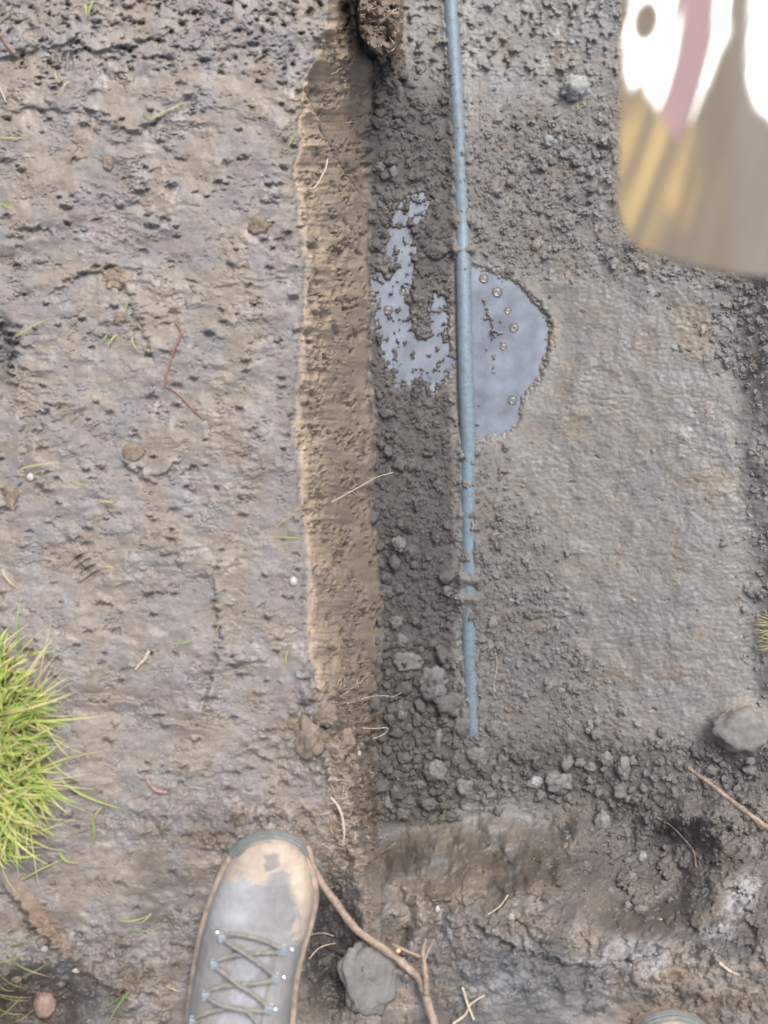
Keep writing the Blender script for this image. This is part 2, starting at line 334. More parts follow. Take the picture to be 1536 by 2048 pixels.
col = mix(col, c3(.20, .14, .09), blob(X, Y, 795, 60, 14, 70)*.7); col = mix(col, c3(.22, .18, .13), (blob(X, Y, 1108, 670, 12, 30) + blob(X, Y, 1390, 660, 40, 60)+blob(X, Y, 1150, 850, 25, 30)+blob(X, Y, 1430, 960, 40, 30))*.45)
col *= (1+0.16*q3+0.10*fbm(X, Y, 7, 330, 2))[..., None]
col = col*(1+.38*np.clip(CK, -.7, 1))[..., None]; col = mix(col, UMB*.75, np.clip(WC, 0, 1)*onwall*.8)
shore = (1-sst(2, 16, np.abs(sdp)))*(X > 742)
col = mix(col, col*.85, shore); col = mix(col, c3(.24, .19, .14), blob(X, Y, 1106, 670, 12, 28)*.6)
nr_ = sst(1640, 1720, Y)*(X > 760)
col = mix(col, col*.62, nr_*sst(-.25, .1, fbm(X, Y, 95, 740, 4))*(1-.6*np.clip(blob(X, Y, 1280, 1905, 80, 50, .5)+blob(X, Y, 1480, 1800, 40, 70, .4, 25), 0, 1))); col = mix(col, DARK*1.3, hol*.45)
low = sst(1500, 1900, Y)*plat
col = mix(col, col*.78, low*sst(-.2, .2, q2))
ruin = band(650, 745, 1370, 1740, 18)
col = mix(col, UMB*1.0, ruin*sst(.0, .25, fbm(X, Y, 16, 710, 4))*.7); col = mix(col, c3(.26, .21, .17), ruin*sst(.0, .3, -fbm(X, Y, 24, 720, 4))*.6)
wet = np.clip(0.5 + 1.2*fbm(X, Y, 90, 340, 3) - crumb*.4 - onwall*.4 + .8*(1-sst(0, 30, sd_all)) + .3*blob(X, Y, 120, 170, 90, 60), 0, 1)
aux = np.stack([wet, crumb, onwall], -1)
# build mesh, with far skirt rows
def ext(a, lo, hi):
    pre = [a[0]-s for s in (20000, 6000, 2000, 700, 250, 90, 30)]; post = [a[-1]+s for s in (30, 90, 250, 700, 2000, 6000, 20000)]
    return np.concatenate([pre, a, post])
nE = 7
def padA(A):
    return np.pad(A, [(nE, nE), (nE, nE)] + [(0, 0)]*(A.ndim-2), mode='edge')
Xp, Yp = np.meshgrid(ext(gx, 0, 0), ext(gy, 0, 0)); Hp = padA(H)
# far ground goes back to level except where the trench runs on (upwards in the photo)
far = np.maximum(np.maximum(gx[0]-Xp, Xp-gx[-1]), Yp-gy[-1]); Hp = np.where(far > 20, Hp*(1-sst(20, 600, far)), Hp)
D = 1-Hp
V = np.stack([(Xp-768)*D/2048 + padA(wx), (1024-Yp)*D/2048, Hp], -1)
nv, nu = Xp.shape
F = grid_faces(nu, nv)[:, ::-1]
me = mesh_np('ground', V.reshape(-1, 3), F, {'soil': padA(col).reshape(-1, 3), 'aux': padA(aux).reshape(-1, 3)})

def zat(px, py): return float(look(H, px, py))
def on(px, py, up=0.0): return at(px, py, zat(px, py)+up)

# ------------------------------------------------------------------ materials
def mat(name):
    m = bpy.data.materials.new(name); m.use_nodes = True; t = m.node_tree; b = t.nodes['Principled BSDF']; return m, t, b
def N(t, k, **kw):
    n = t.nodes.new(k)
    for a, v in kw.items(): setattr(n, a, v)
    return n
def noise_tex(t, scale, detail=5, rough=.6, coord='Object'):
    tc = N(t, 'ShaderNodeTexCoord'); n = N(t, 'ShaderNodeTexNoise'); n.inputs['Scale'].default_value = scale; n.inputs['Detail'].default_value = detail; n.inputs['Roughness'].default_value = rough
    t.links.new(tc.outputs[coord], n.inputs['Vector']); return n
def mulcol(t, colsock, n, lo, hi):
    mr = N(t, 'ShaderNodeMapRange'); mr.inputs[1].default_value = .3; mr.inputs[2].default_value = .7; mr.inputs[3].default_value = lo; mr.inputs[4].default_value = hi
    t.links.new(n.outputs['Fac'], mr.inputs[0])
    vm = N(t, 'ShaderNodeVectorMath', operation='SCALE'); t.links.new(colsock, vm.inputs[0]); t.links.new(mr.outputs[0], vm.inputs['Scale']); return vm.outputs[0]
def bump(t, b, pairs):
    prev = None
    for n, st, dist in pairs:
        bp = N(t, 'ShaderNodeBump'); bp.inputs['Strength'].default_value = st; bp.inputs['Distance'].default_value = dist
        t.links.new(n.outputs[0], bp.inputs['Height'])
        if prev: t.links.new(prev.outputs[0], bp.inputs['Normal'])
        prev = bp
    t.links.new(prev.outputs[0], b.inputs['Normal'])
def soil_material():
    m, t, b = mat('wet_soil')
    a = N(t, 'ShaderNodeAttribute', attribute_name='soil'); x = N(t, 'ShaderNodeAttribute', attribute_name='aux'); sp = N(t, 'ShaderNodeSeparateColor'); t.links.new(x.outputs['Color'], sp.inputs[0])
    nf = noise_tex(t, 900, 4, .65); nm = noise_tex(t, 220, 5, .6)
    c = mulcol(t, a.outputs['Color'], nf, .80, 1.2); c = mulcol(t, c, nm, .86, 1.14)
    t.links.new(c, b.inputs['Base Color'])
    mr = N(t, 'ShaderNodeMapRange'); mr.inputs[3].default_value = .8; mr.inputs[4].default_value = .36; t.links.new(sp.outputs[0], mr.inputs[0]); t.links.new(mr.outputs[0], b.inputs['Roughness'])
    b.inputs['Specular IOR Level'].default_value = .45
    bump(t, b, [(nm, .22, .002), (nf, .2, .0008)])
    return m
def clod_material(name, c, lo=.75, hi=1.25, rough=.8, sc=300, spec=.3, bst=.5):
    m, t, b = mat(name); rgb = N(t, 'ShaderNodeRGB'); rgb.outputs[0].default_value = (*c, 1)
    n = noise_tex(t, sc, 5, .65); n2 = noise_tex(t, sc*.25, 3, .6)
    k = mulcol(t, rgb.outputs[0], n, lo, hi); k = mulcol(t, k, n2, lo, hi)
    t.links.new(k, b.inputs['Base Color']); b.inputs['Roughness'].default_value = rough; b.inputs['Specular IOR Level'].default_value = spec
    bump(t, b, [(n, bst, .0012)]); return m
M_SOIL = soil_material(); me.materials.append(M_SOIL)
ground = bpy.data.objects.new('ground', me); C.collection.objects.link(ground); tag(ground, kind='structure')
M_CL = {'dark': clod_material('damp_clod', (.125, .117, .112)), 'grey': clod_material('grey_clod', (.17, .163, .158)), 'pale': clod_material('pale_clay', (.27, .275, .28)),
        'brown': clod_material('brown_clod', (.185, .145, .112)), 'ochre': clod_material('ochre_clod', (.21, .165, .125)), 'white': clod_material('white_pebble', (.42, .39, .37), .9, 1.1, .45, 200, .5, .1),
        'pink': clod_material('pink_stone', (.27, .19, .165), .85, 1.15, .6, 200), 'flat': clod_material('smooth_mud', (.172, .164, .156), .82, 1.15, .6, 160, .4, .5)}

# ------------------------------------------------------------------ puddle water
def water_material():
    m, t, b = mat('murky_water')
    n = noise_tex(t, 45, 4, .55); rgb = N(t, 'ShaderNodeRGB'); rgb.outputs[0].default_value = (.205, .232, .285, 1)
    t.links.new(mulcol(t, rgb.outputs[0], n, .72, 1.15), b.inputs['Base Color']); b.inputs['Roughness'].default_value = .05; b.inputs['IOR'].default_value = 1.45
    n2 = noise_tex(t, 60, 2, .5); bump(t, b, [(n2, .12, .0006)]); return m
M_WATER = water_material()
def puddle(P, name='puddle_water'):
    P = np.array(P, float); c = P.mean(0)
    pts = [c+(p-c)*1.0+ (p-c)/np.linalg.norm(p-c)*16 for p in P]
    bm = bmesh.new()
    # convex-ish sheet a little larger than the pool; the mud around rises through its rim
    vs = [bm.verts.new(at(float(p[0]), float(p[1]), ZW)) for p in pts]
    f = bm.faces.new(vs); bmesh.ops.triangulate(bm, faces=[f])
    if bm.faces[:][0].normal.z < 0: bmesh.ops.reverse_faces(bm, faces=bm.faces[:])
    m = bpy.data.meshes.new(name); bm.to_mesh(m); bm.free()
    return tag(link(name, m, M_WATER), kind='structure')
puddle([(938, 525), (1110, 560), (1125, 700), (1080, 800), (1050, 885), (944, 885), (940, 700)])
puddle([(760, 440), (770, 400), (870, 385), (860, 460), (850, 560), (905, 580), (912, 730), (870, 790), (780, 780), (757, 700), (740, 640), (736, 540)])
# bubbles on the water
def bubble_material():
    m, t, b = mat('bubble_film'); b.inputs['Base Color'].default_value = (.75, .72, .66, 1); b.inputs['Roughness'].default_value = .04
    b.inputs['Transmission Weight'].default_value = .9; b.inputs['IOR'].default_value = 1.33; return m
M_BUB = bubble_material(); M_RIM = clod_material('muddy_rim', (.13, .105, .075), .8, 1.2, .4, 400, .5)
def bubble(px, py, r, label):
    rad = r*1.3/2048
    V = []; nU = 24; nR = 8
    for i in range(nR):
        a = (math.pi/2)*i/(nR-1)*.98
        for j in range(nU): p = 2*math.pi*j/nU; V.append((rad*math.cos(a)*math.cos(p), rad*math.cos(a)*math.sin(p), rad*.55*math.sin(a)))
    film = mesh_np('film', V, grid_faces(nU, nR, True))
    root = bpy.data.objects.new('bubble', None); C.collection.objects.link(root); root.location = at(px, py, ZW+.0003); root.rotation_euler[2] = px
    tag(root, label, 'bubble', 'bubbles on the puddles')
    link('film', film, M_BUB, root)
    V = []; nM = 8
    for j in range(40):
        p = 2*math.pi*j/40; rr_ = rad*(.14+.05*math.sin(3*p)+.03*math.sin(7*p+1))
        for k in range(nM):
            q = 2*math.pi*k/nM; V.append(((rad+rr_*math.cos(q)*.8)*math.cos(p), (rad+rr_*math.cos(q)*.8)*math.sin(p), rr_*.6*math.sin(q)))
    F_ = [(i*nM+k, i*nM+(k+1) % nM, ((i+1) % 40)*nM+(k+1) % nM, ((i+1) % 40)*nM+k) for i in range(40) for k in range(nM)]
    link('rim', mesh_np('rim', V, F_), M_RIM, root)
for b_ in [(995, 584, 10, 'uppermost large bubble on the right puddle'), (1016, 621, 7, 'faint bubble below the uppermost one on the right puddle'), (1028, 655, 9, 'bubble in the middle of the right puddle, nearest its right shore'),
           (1007, 693, 7, 'small dark ringed bubble at the centre of the right puddle'), (1025, 800, 9, 'lowest bubble of the right puddle, near its bottom shore'), (968, 557, 9, 'bubble against the mud at the top of the right puddle beside the pipe'),
           (777, 620, 9, 'round bubble on the left puddle near the trench wall'), (806, 583, 7, 'bubble on the left puddle against the mud island')]:
    bubble(*b_)

# ------------------------------------------------------------------ tubes (pipe, roots, laces)
def tube_mesh(name, pts, rad, seg=10, rough=0.0, smooth_n=6, closed_ends=True, seed=0):
    pts = [Vector(p) for p in pts]; n = len(pts)
    # Catmull-Rom
    P = []; RR = []
    rads = rad if isinstance(rad, (list, tuple)) else [rad]*n
    for i in range(n-1):
        p0 = pts[max(i-1, 0)]; p1 = pts[i]; p2 = pts[i+1]; p3 = pts[min(i+2, n-1)]
        for k in range(smooth_n):
            u = k/smooth_n
            P.append(0.5*((2*p1)+(-p0+p2)*u+(2*p0-5*p1+4*p2-p3)*u*u+(-p0+3*p1-3*p2+p3)*u**3)); RR.append(rads[i]*(1-u)+rads[i+1]*u)
    P.append(pts[-1]); RR.append(rads[-1])
    V = []; up = Vector((.13, .2, 1)).normalized()
    for i, p in enumerate(P):
        T = (P[min(i+1, len(P)-1)]-P[max(i-1, 0)]).normalized(); S = T.cross(up).normalized(); U = S.cross(T)
        for k in range(seg):
            a = 2*math.pi*k/seg; r = RR[i]
            if rough: r *= 1+rough*mnoise.noise(Vector((i*.37+seed*7.1, math.cos(a)*1.1, math.sin(a)*1.1)))*1.6
            V.append(p+S*(math.cos(a)*r)+U*(math.sin(a)*r))
    me_ = bpy.data.meshes.new(name); nP = len(P)
    F_ = [tuple(int(q) for q in f) for f in grid_faces(seg, nP, True)]
    if closed_ends: F_ += [tuple(range(seg))[::-1], tuple(range((nP-1)*seg, nP*seg))]
    me_.from_pydata([tuple(v) for v in V], [], F_); me_.update()
    for p in me_.polygons: p.use_smooth = True
    return me_
def pipe_material():
    m, t, b = mat('blue_plastic'); rgb = N(t, 'ShaderNodeRGB'); rgb.outputs[0].default_value = (.165, .25, .325, 1)
    mudc = N(t, 'ShaderNodeRGB'); mudc.outputs[0].default_value = (.15, .14, .13, 1)
    n = noise_tex(t, 120, 5, .65); n2 = noise_tex(t, 420, 4, .6)
    ad = N(t, 'ShaderNodeMath', operation='ADD'); t.links.new(n.outputs['Fac'], ad.inputs[0]); t.links.new(n2.outputs['Fac'], ad.inputs[1])
    mr = N(t, 'ShaderNodeMapRange'); mr.inputs[1].default_value = .88; mr.inputs[2].default_value = 1.22; mr.inputs[4].default_value = .85; t.links.new(ad.outputs[0], mr.inputs[0])
    mx = N(t, 'ShaderNodeMix', data_type='RGBA'); t.links.new(mr.outputs[0], mx.inputs[0]); t.links.new(rgb.outputs[0], mx.inputs[6]); t.links.new(mudc.outputs[0], mx.inputs[7])
    t.links.new(mx.outputs[2], b.inputs['Base Color']); b.inputs['Roughness'].default_value = .5; bump(t, b, [(ad, .25, .001)]); return m
M_PIPE = pipe_material()
pz_y = [-200, 0, 200, 300, 480, 530, 700, 850, 900, 1000, 1150, 1200, 1400, 1460, 1500, 1560]
pz = [-.001, -.001, -.002, -.0055, -.0065, .001, .002, .001, -.002, -.0025, -.0030, -.0045, -.0050, -.0062, -.012, -.03]
pp = []
for y in list(range(-190, 1561, 50)):
    pp.append(at(float(np.interp(y, pipe_y, pipe_x)), y, -0.30 + float(np.interp(y, pz_y, pz))))
# run on beyond the frame
d0 = (pp[0]-pp[3]).normalized(); pp = [pp[0]+d0*1.5, pp[0]+d0*.7, pp[0]+d0*.2]+pp
tag(link('water_pipe', tube_mesh('water_pipe', pp, .0098, 24, 0, 4), M_PIPE), 'long blue plastic water pipe half buried along the trench floor', 'pipe')

# ------------------------------------------------------------------ roots and twigs
M_ROOT = clod_material('root_bark', (.30, .225, .175), .75, 1.25, .7, 260, .35, .6); M_PALE = clod_material('pale_root', (.46, .38, .31), .85, 1.15, .6, 300); M_RED = clod_material('red_root', (.25, .13, .11), .8, 1.2, .55, 300)
M_CUT = clod_material('fresh_wood', (.70, .45, .22), .9, 1.1, .6, 200)
def root(name, pts, r0, r1, m, label, cat, lift=.002, hairs=0, seed=0, zs=None, group=None):
    n = len(pts); P = [on(p[0], p[1], lift if zs is None else 0) if zs is None else at(p[0], p[1], zs[i]) for i, p in enumerate(pts)]
    o = link(name, tube_mesh(name, P, [r0+(r1-r0)*i/(n-1) for i in range(n)], 10, .25, 8, True, seed), m); tag(o, label, cat, group)
    for h in range(hairs):
        i = random.randrange(n-1); f = random.random(); p = P[i].lerp(P[i+1], f); a = random.uniform(0, 6.28); l = random.uniform(.004, .012)
        q = p+Vector((math.cos(a), math.sin(a), .25))*l; mid = p.lerp(q, .5)+Vector((0, 0, .001))
        link('rootlet', tube_mesh('rootlet', [p, mid, q], [.0004, .0003, .0002], 5, 0, 3), m, o)
    return o
t1 = root('root', [(614, 1692), (634, 1750), (668, 1800), (712, 1858), (770, 1900), (812, 1932), (838, 1958), (852, 1995), (868, 2050), (880, 2110)], .0033, .0042, M_ROOT, 'thick knobbly brown root running from the boot toe down to the bottom edge', 'root', hairs=14,
          zs=[.024, .022, .014, .008, .006, .006, .006, .008, .010, .010], seed=3)
link('side_root', tube_mesh('side_root', [at(852, 1990, .010), at(850, 1940, .012), at(846, 1905, .012), at(852, 1878, .014)], [.0032, .0028, .0022, .0012], 8, .3, 6, True, 5), M_ROOT, t1)
link('side_root', tube_mesh('side_root', [at(846, 1925, .012), at(858, 1900, .014), at(868, 1878, .016)], [.0018, .0014, .0009], 8, .3, 6, True, 6), M_ROOT, t1)
link('side_root', tube_mesh('side_root', [at(846, 1915, .011), at(820, 1905, .011), at(785, 1888, .009)], [.0016, .0014, .0012], 8, .3, 6, True, 8), M_ROOT, t1)
link('cut_end', tube_mesh('cut_end', [at(794, 1899, .0095), at(800, 1903, .0098)], .0023, 8, .3, 3, True, 9), M_CUT, t1)
t2 = root('root', [(1375, 1535), (1420, 1568), (1465, 1603), (1510, 1638), (1560, 1672), (1620, 1700)], .0022, .0034, M_ROOT, 'long straight pinkish root crossing the crumbs at the right edge', 'root', zs=[-.16, -.125, -.10, -.075, -.06, -.05], hairs=8, seed=11)
root('root', [(1305, 1630), (1340, 1650), (1370, 1680), (1388, 1705), (1392, 1735)], .0007, .0012, M_ROOT, 'thin brown root hanging over the hollow below the long straight root', 'root', lift=.004, seed=12)
root('root', [(664, 1004), (690, 990), (722, 972), (752, 955), (786, 945)], .0009, .0005, M_PALE, 'pale thin root sticking out of the trench wall across to the floor', 'root', zs=[-.10, -.12, -.15, -.17, -.19], hairs=5, seed=13)
root('root', [(722, 1398), (750, 1392), (775, 1392), (785, 1394), (803, 1385)], .0005, .0004, M_PALE, 'white hair-thin wiggly root above the crumbs at the wall foot', 'root', zs=[-.14, -.16, -.17, -.18, -.18], seed=14)
root('root', [(726, 1456), (750, 1457), (775, 1456), (768, 1468), (745, 1478)], .0006, .0004, M_PALE, 'small hooked pale root below the wiggly white one', 'root', zs=[-.12, -.14, -.15, -.15, -.14], seed=15)
root('root', [(340, 672), (352, 645), (362, 668), (348, 700), (334, 745), (330, 770)][1:], .0012, .0010, M_RED, 'short dark red root lying upright in the mud of the left bank', 'root', lift=.001, seed=16)
root('root', [(330, 772), (352, 785), (380, 812), (408, 840)], .0006, .0010, M_RED, 'reddish thin root slanting down right from the dark red one', 'root', lift=.001, seed=17)
root('root', [(-5, 62), (12, 88), (28, 108)], .0012, .0009, M_RED, 'reddish stem at the top left corner', 'root', lift=.004, seed=18)
root('root', [(-6, 165), (4, 185), (12, 205)], .0009, .0008, M_PALE, 'pale stem end at the left edge near the top', 'root', lift=.004, seed=19)
root('root', [(655, 318), (650, 340), (632, 372), (620, 378)], .0009, .0009, M_PALE, 'pale root lying on the upper part of the trench wall', 'root', zs=[-.05, -.045, -.03, -.02], seed=20)
root('twig', [(298, 1302), (290, 1318), (280, 1328), (270, 1340)], .0018, .0012, M_PALE, 'short pale bent twig on the left bank right of the grass', 'twig', lift=.0015, seed=21)
root('twig', [(975, 1830), (1000, 1812), (1016, 1790)], .0006, .0009, M_PALE, 'thin curved pale twig on the smooth mud right of the boot', 'twig', lift=.002, seed=22)
root('twig', [(748, 1712), (772, 1700), (792, 1685)], .0008, .0007, M_ROOT, 'small twig poking from the corner of the trench end', 'twig', lift=.008, seed=23)
root('twig', [(990, 1298), (994, 1330), (988, 1365), (988, 1395)], .0007, .0004, M_PALE, 'fine pale root lying lengthwise just right of the buried end of the pipe', 'root', lift=.002, seed=24)
root('twig', [(620, 1870), (645, 1866), (668, 1872)], .0006, .0005, M_PALE, 'thin pale root in the dark gap beside the boot, upper of two', 'root', lift=.006, seed=25)
root('twig', [(618, 1918), (640, 1895), (672, 1886)], .0007, .0005, M_PALE, 'thin pale root in the dark gap beside the boot, lower of two', 'root', lift=.006, seed=26)
root('twig', [(1438, 1925), (1460, 1942), (1478, 1950)], .0016, .0008, M_PALE, 'pale split twig in the rough mud at the lower right', 'twig', lift=.002, seed=27)
root('twig', [(662, 1595), (680, 1620), (688, 1660), (686, 1690)], .0012, .0014, M_PALE, 'straw coloured root stub running down above the boot toe', 'root', lift=.0015, seed=28)
root('twig', [(680, 1395), (700, 1380), (720, 1365), (738, 1345)], .0007, .0006, M_PALE, 'tan root slanting up the lower end of the trench wall', 'root', lift=.003, seed=29)
ww = root('earthworm', [(291, 1550), (298, 1566), (308, 1578), (320, 1584), (333, 1585)], .0016, .0018, M_CL['pink'], 'pink curled earthworm lying on the mud above the boot', 'worm', lift=.0015, seed=30)
# crossed straws at the bottom
xr = root('straw', [(925, 1975), (935, 2008), (948, 2040)], .0014, .0010, clod_material('straw', (.50, .45, .30), .9, 1.1), 'flat green-white stalk standing in mud at the bottom, crossed by another', 'stalk', lift=.006, seed=31)
root('straw', [(970, 1990), (942, 2008), (930, 2030), (905, 2048)], .0008, .0013, M_PALE, 'tan stalk crossing the green-white one at the bottom', 'stalk', lift=.005, seed=32)

def fine_roots():
    bmV, bmF, off = [], [], 0
    for k in range(150):
        if k < 110: x, y = rng.normal(700, 26), rng.uniform(1350, 1700)
        elif k < 125: x, y = rng.normal(780, 14), rng.uniform(0, 110)
        else: x, y = rng.uniform(620, 740), rng.uniform(100, 1350)
        a = rng.normal(0, .7)+(math.pi if rng.random() < .4 else 0); l = rng.uniform(8, 34); pts = []
        for i in range(5):
            u = i/4; pts.append(on(x+math.cos(a)*l*u+rng.normal(0, 1.6), y+math.sin(a)*l*u+rng.normal(0, 1.6), .003+.006*math.sin(u*3)))
        m = tube_mesh('t', pts, [.00045, .0004, .0004, .0003, .0002], 5, 0, 3); v = np.array([q.co[:] for q in m.vertices]); f = [[i+off for i in p.vertices] for p in m.polygons]; bpy.data.meshes.remove(m)
        bmV += v.tolist(); bmF += f; off += len(v)
    m = bpy.data.meshes.new('fine_roots'); m.from_pydata(bmV, [], bmF)
    return tag(link('fine_roots', m, M_PALE), 'hair-fine pale roots hanging out of the crumbled end of the trench wall', 'roots', kind='stuff')
fine_roots()
# ------------------------------------------------------------------ clods and pebbles
def clod_mesh(name, rx, ry, rz, seed, amp=.35, sub=4, flat=False):
    bm = bmesh.new(); bmesh.ops.create_icosphere(bm, subdivisions=sub, radius=1)
    for v in bm.verts:
        p = v.co.copy(); n = 0; a = amp; f = 1.3
        for k in range(5):
            n += a*mnoise.noise(p*f+Vector((seed*3.7, seed*1.3, k*5))); f *= 2.1; a *= .55
        cell = mnoise.voronoi(p*1.6+Vector((seed, 0, 0)))[0]; n += amp*.9*(cell[1]-cell[0])-amp*.25; n += amp*.22*mnoise.noise(p*11+Vector((0, seed, 0)))
        q = p*(1+n)
        if flat: q.z = max(min(q.z, .62+.05*mnoise.noise(p*5)), -.6)
        v.co = Vector((q.x*rx, q.y*ry, q.z*rz))
    m = bpy.data.meshes.new(name); bm.to_mesh(m); bm.free()
    for p in m.polygons: p.use_smooth = True
    return m
CL = [  # px, py, half-width, half-height in photo pixels, height factor, material, label
 (1150, 176, 30, 27, .6, 'pale', 'pale blue-grey jagged clod beside the spade blade'),
 (1155, 322, 15, 14, .7, 'grey', 'small round grey clod left of the lower spade blade'),
 (1098, 282, 15, 12, .7, 'pale', 'light grey lump below and left of the palest clod'),
 (1136, 446, 17, 18, .6, 'grey', 'grey clod left of the spade corner'),
 (1020, 540, 12, 11, .6, 'grey', 'small clod just above the right puddle'),
 (758, 336, 13, 11, .8, 'grey', 'flat grey clod at the foot of the wall in the upper trench'),
 (785, 345, 11, 15, .8, 'grey', 'upright clod beside the flat one at the wall foot'),
 (796, 170, 9, 9, .8, 'dark', 'dark clod below the brown bank at the top'),
 (800, 190, 9, 20, .7, 'dark', 'narrow clod in the upper trench under the dark one'),
 (797, 1088, 15, 17, .8, 'grey', 'lone grey clod in the crumbs left of the pipe, mid trench'),
 (792, 1245, 17, 15, .8, 'grey', 'clod near the wall foot where the wall bulges'),
 (804, 1280, 15, 14, .7, 'grey', 'clod directly under the one at the wall bulge'),
 (893, 1182, 12, 12, .7, 'grey', 'small clod left of the broken mud bridge over the pipe'),
 (815, 1322, 38, 22, .7, 'flat', 'wide blue-grey clod below the end of the smooth wall'),
 (866, 1368, 32, 36, .9, 'grey', 'largest clod in the trench, left of the pipe end'),
 (895, 1410, 30, 24, .7, 'dark', 'broad dark clod between the largest one and the pipe'),
 (803, 1425, 14, 18, .9, 'grey', 'egg shaped grey clod standing in the dark hollow'),
 (835, 1438, 12, 18, .7, 'dark', 'dark clod right of the egg shaped one'),
 (876, 1478, 10, 24, .8, 'grey', 'tall narrow clod just under the largest one'),
 (918, 1455, 20, 26, .7, 'dark', 'dark crumbly clod against the buried pipe end'),
 (868, 1540, 25, 21, .9, 'grey', 'round pale grey clod at the bottom of the trench'),
 (928, 1575, 20, 22, .8, 'grey', 'clod right and below of the round pale grey one'),
 (840, 1566, 15, 13, .8, 'grey', 'clod touching the round pale grey one on its lower left'),
 (793, 1575, 11, 12, .8, 'grey', 'small clod near the trench end by the left wall'),
 (775, 1605, 14, 14, .8, 'grey', 'blocky clod at the bottom left corner of the trench'),
 (815, 1605, 20, 14, .7, 'dark', 'dark clod at the trench end beside the blocky one'),
 (856, 1608, 20, 16, .7, 'dark', 'wide dark clod at the foot of the trench end'),
 (957, 1510, 24, 22, .7, 'grey', 'grey clod just past the end of the pipe'),
 (988, 1455, 20, 18, .6, 'grey', 'soft lump right of the pipe end'),
 (910, 1520, 14, 15, .7, 'dark', 'dark clod between the pipe end and the round pale grey clod'),
 (1070, 1565, 17, 13, .7, 'pale', 'small pale clod at the trench end right of the grass blade'),
 (1245, 1535, 16, 26, .8, 'grey', 'upright oval clod in the crumbs at the lower right'),
 (1212, 1518, 17, 15, .7, 'grey', 'round clod left of the upright oval one'),
 (1182, 1535, 13, 12, .7, 'grey', 'smaller clod leftmost of the row by the upright oval one'),
 (1120, 1565, 32, 24, .6, 'grey', 'broad lump at the trench end above the hollow'),
 (1402, 1500, 20, 22, .6, 'dark', 'clod left of the boulder sized clod at the right edge'),
 (1482, 1462, 62, 52, .8, 'flat', 'boulder sized cracked clod at the right edge of the trench'),
 (1285, 1715, 12, 14, .7, 'pale', 'pale chip in the middle of the hollow'),
 (1262, 1755, 14, 12, .8, 'grey', 'clod on the floor of the hollow'),
 (1283, 1820, 16, 12, .7, 'grey', 'clod at the lower rim of the hollow'),
 (1255, 1815, 10, 14, .7, 'grey', 'upright clod at the lower rim of the hollow'),
 (1205, 1650, 17, 26, .6, 'grey', 'tongue shaped clod on the upper rim of the hollow'),
 (735, 1960, 58, 82, .22, 'flat', 'large flat slab of grey mud beside the boot'),
 (265, 904, 22, 19, .35, 'brown', 'smooth brown stone pressed into the left bank'),
 (216, 325, 13, 18, .6, 'ochre', 'small ochre lump on the upper left bank'),
 (520, 452, 26, 20, .45, 'brown', 'brown lump with a pit beside it near the upper wall edge'),
 (232, 556, 30, 22, .35, 'ochre', 'orange-brown crumbly patch of clay on the left bank'),
 (240, 640, 20, 13, .5, 'brown', 'brown lump above the withered grass on the left bank'),
 (22, 990, 16, 26, .5, 'brown', 'brown lump at the left edge halfway down'),
 (620, 1478, 30, 42, .5, 'brown', 'big loose clod at the lower end of the wall top'),
 (652, 1430, 24, 24, .4, 'brown', 'grey clod with a hole above the big loose one'),
 (588, 1450, 22, 16, .5, 'brown', 'clod left of the one with a hole'),
 (690, 1480, 20, 26, .6, 'ochre', 'tan crumbly lump on the ruined end of the wall'),
 (560, 1640, 24, 16, .5, 'flat', 'flat grey clod above the boot toe'),
 (90, 2010, 22, 26, .6, 'pink', 'reddish stone in the dark dip at the bottom left corner'),
 (32, 1958, 12, 8, .6, 'pink', 'pinkish pebble at the left edge near the bottom'),
 (88, 1898, 9, 7, .7, 'pale', 'pale pebble in the dark mud at the lower left'),
 (153, 1941, 9, 5, .7, 'white', 'white pebble in the mud left of the boot laces'),
 (587, 1163, 8, 10, .8, 'white', 'white pebble at the top edge of the wall'),
 (716, 1507, 7, 9, .8, 'white', 'white pebble on the crumbled end of the wall'),
 (61, 954, 7, 8, .6, 'white', 'white chip at the left edge halfway down the bank'),
 (875, 1818, 5, 7, .8, 'white', 'tiny shiny white pebble right of the root'),
 (1022, 1835, 9, 9, .7, 'pale', 'pale pebble on the smooth mud at the bottom'),
 (1322, 1840, 5, 3, .8, 'white', 'tiny white chip below the hollow'),
]
for i, (px, py, a, b_, hf, mk, lab) in enumerate(CL):
    z = zat(px, py); s = (1-z)/2048; rz = min(a, b_)*hf*s*1.15
    peb = mk in ('white',) or 'pebble' in lab or 'stone' in lab
    nm = 'pebble' if 'pebble' in lab or 'chip' in lab else ('stone' if 'stone' in lab else 'soil_clod')
    o = link(nm, clod_mesh(nm, a*s*(1 if peb else .92), b_*s*(1 if peb else .92), rz, i+1, .12 if peb else (.22 if mk == 'flat' else .34), 4 if a > 12 else 3, mk == 'flat'), M_CL[mk])
    o.location = at(px, py, z+rz*(.25 if peb else (-.25 if mk == 'flat' else .05))); tag(o, lab, 'pebble' if nm == 'pebble' else ('stone' if nm == 'stone' else 'clod'), 'pebbles on the mud' if nm == 'pebble' else ('clods of soil' if nm == 'soil_clod' else None))
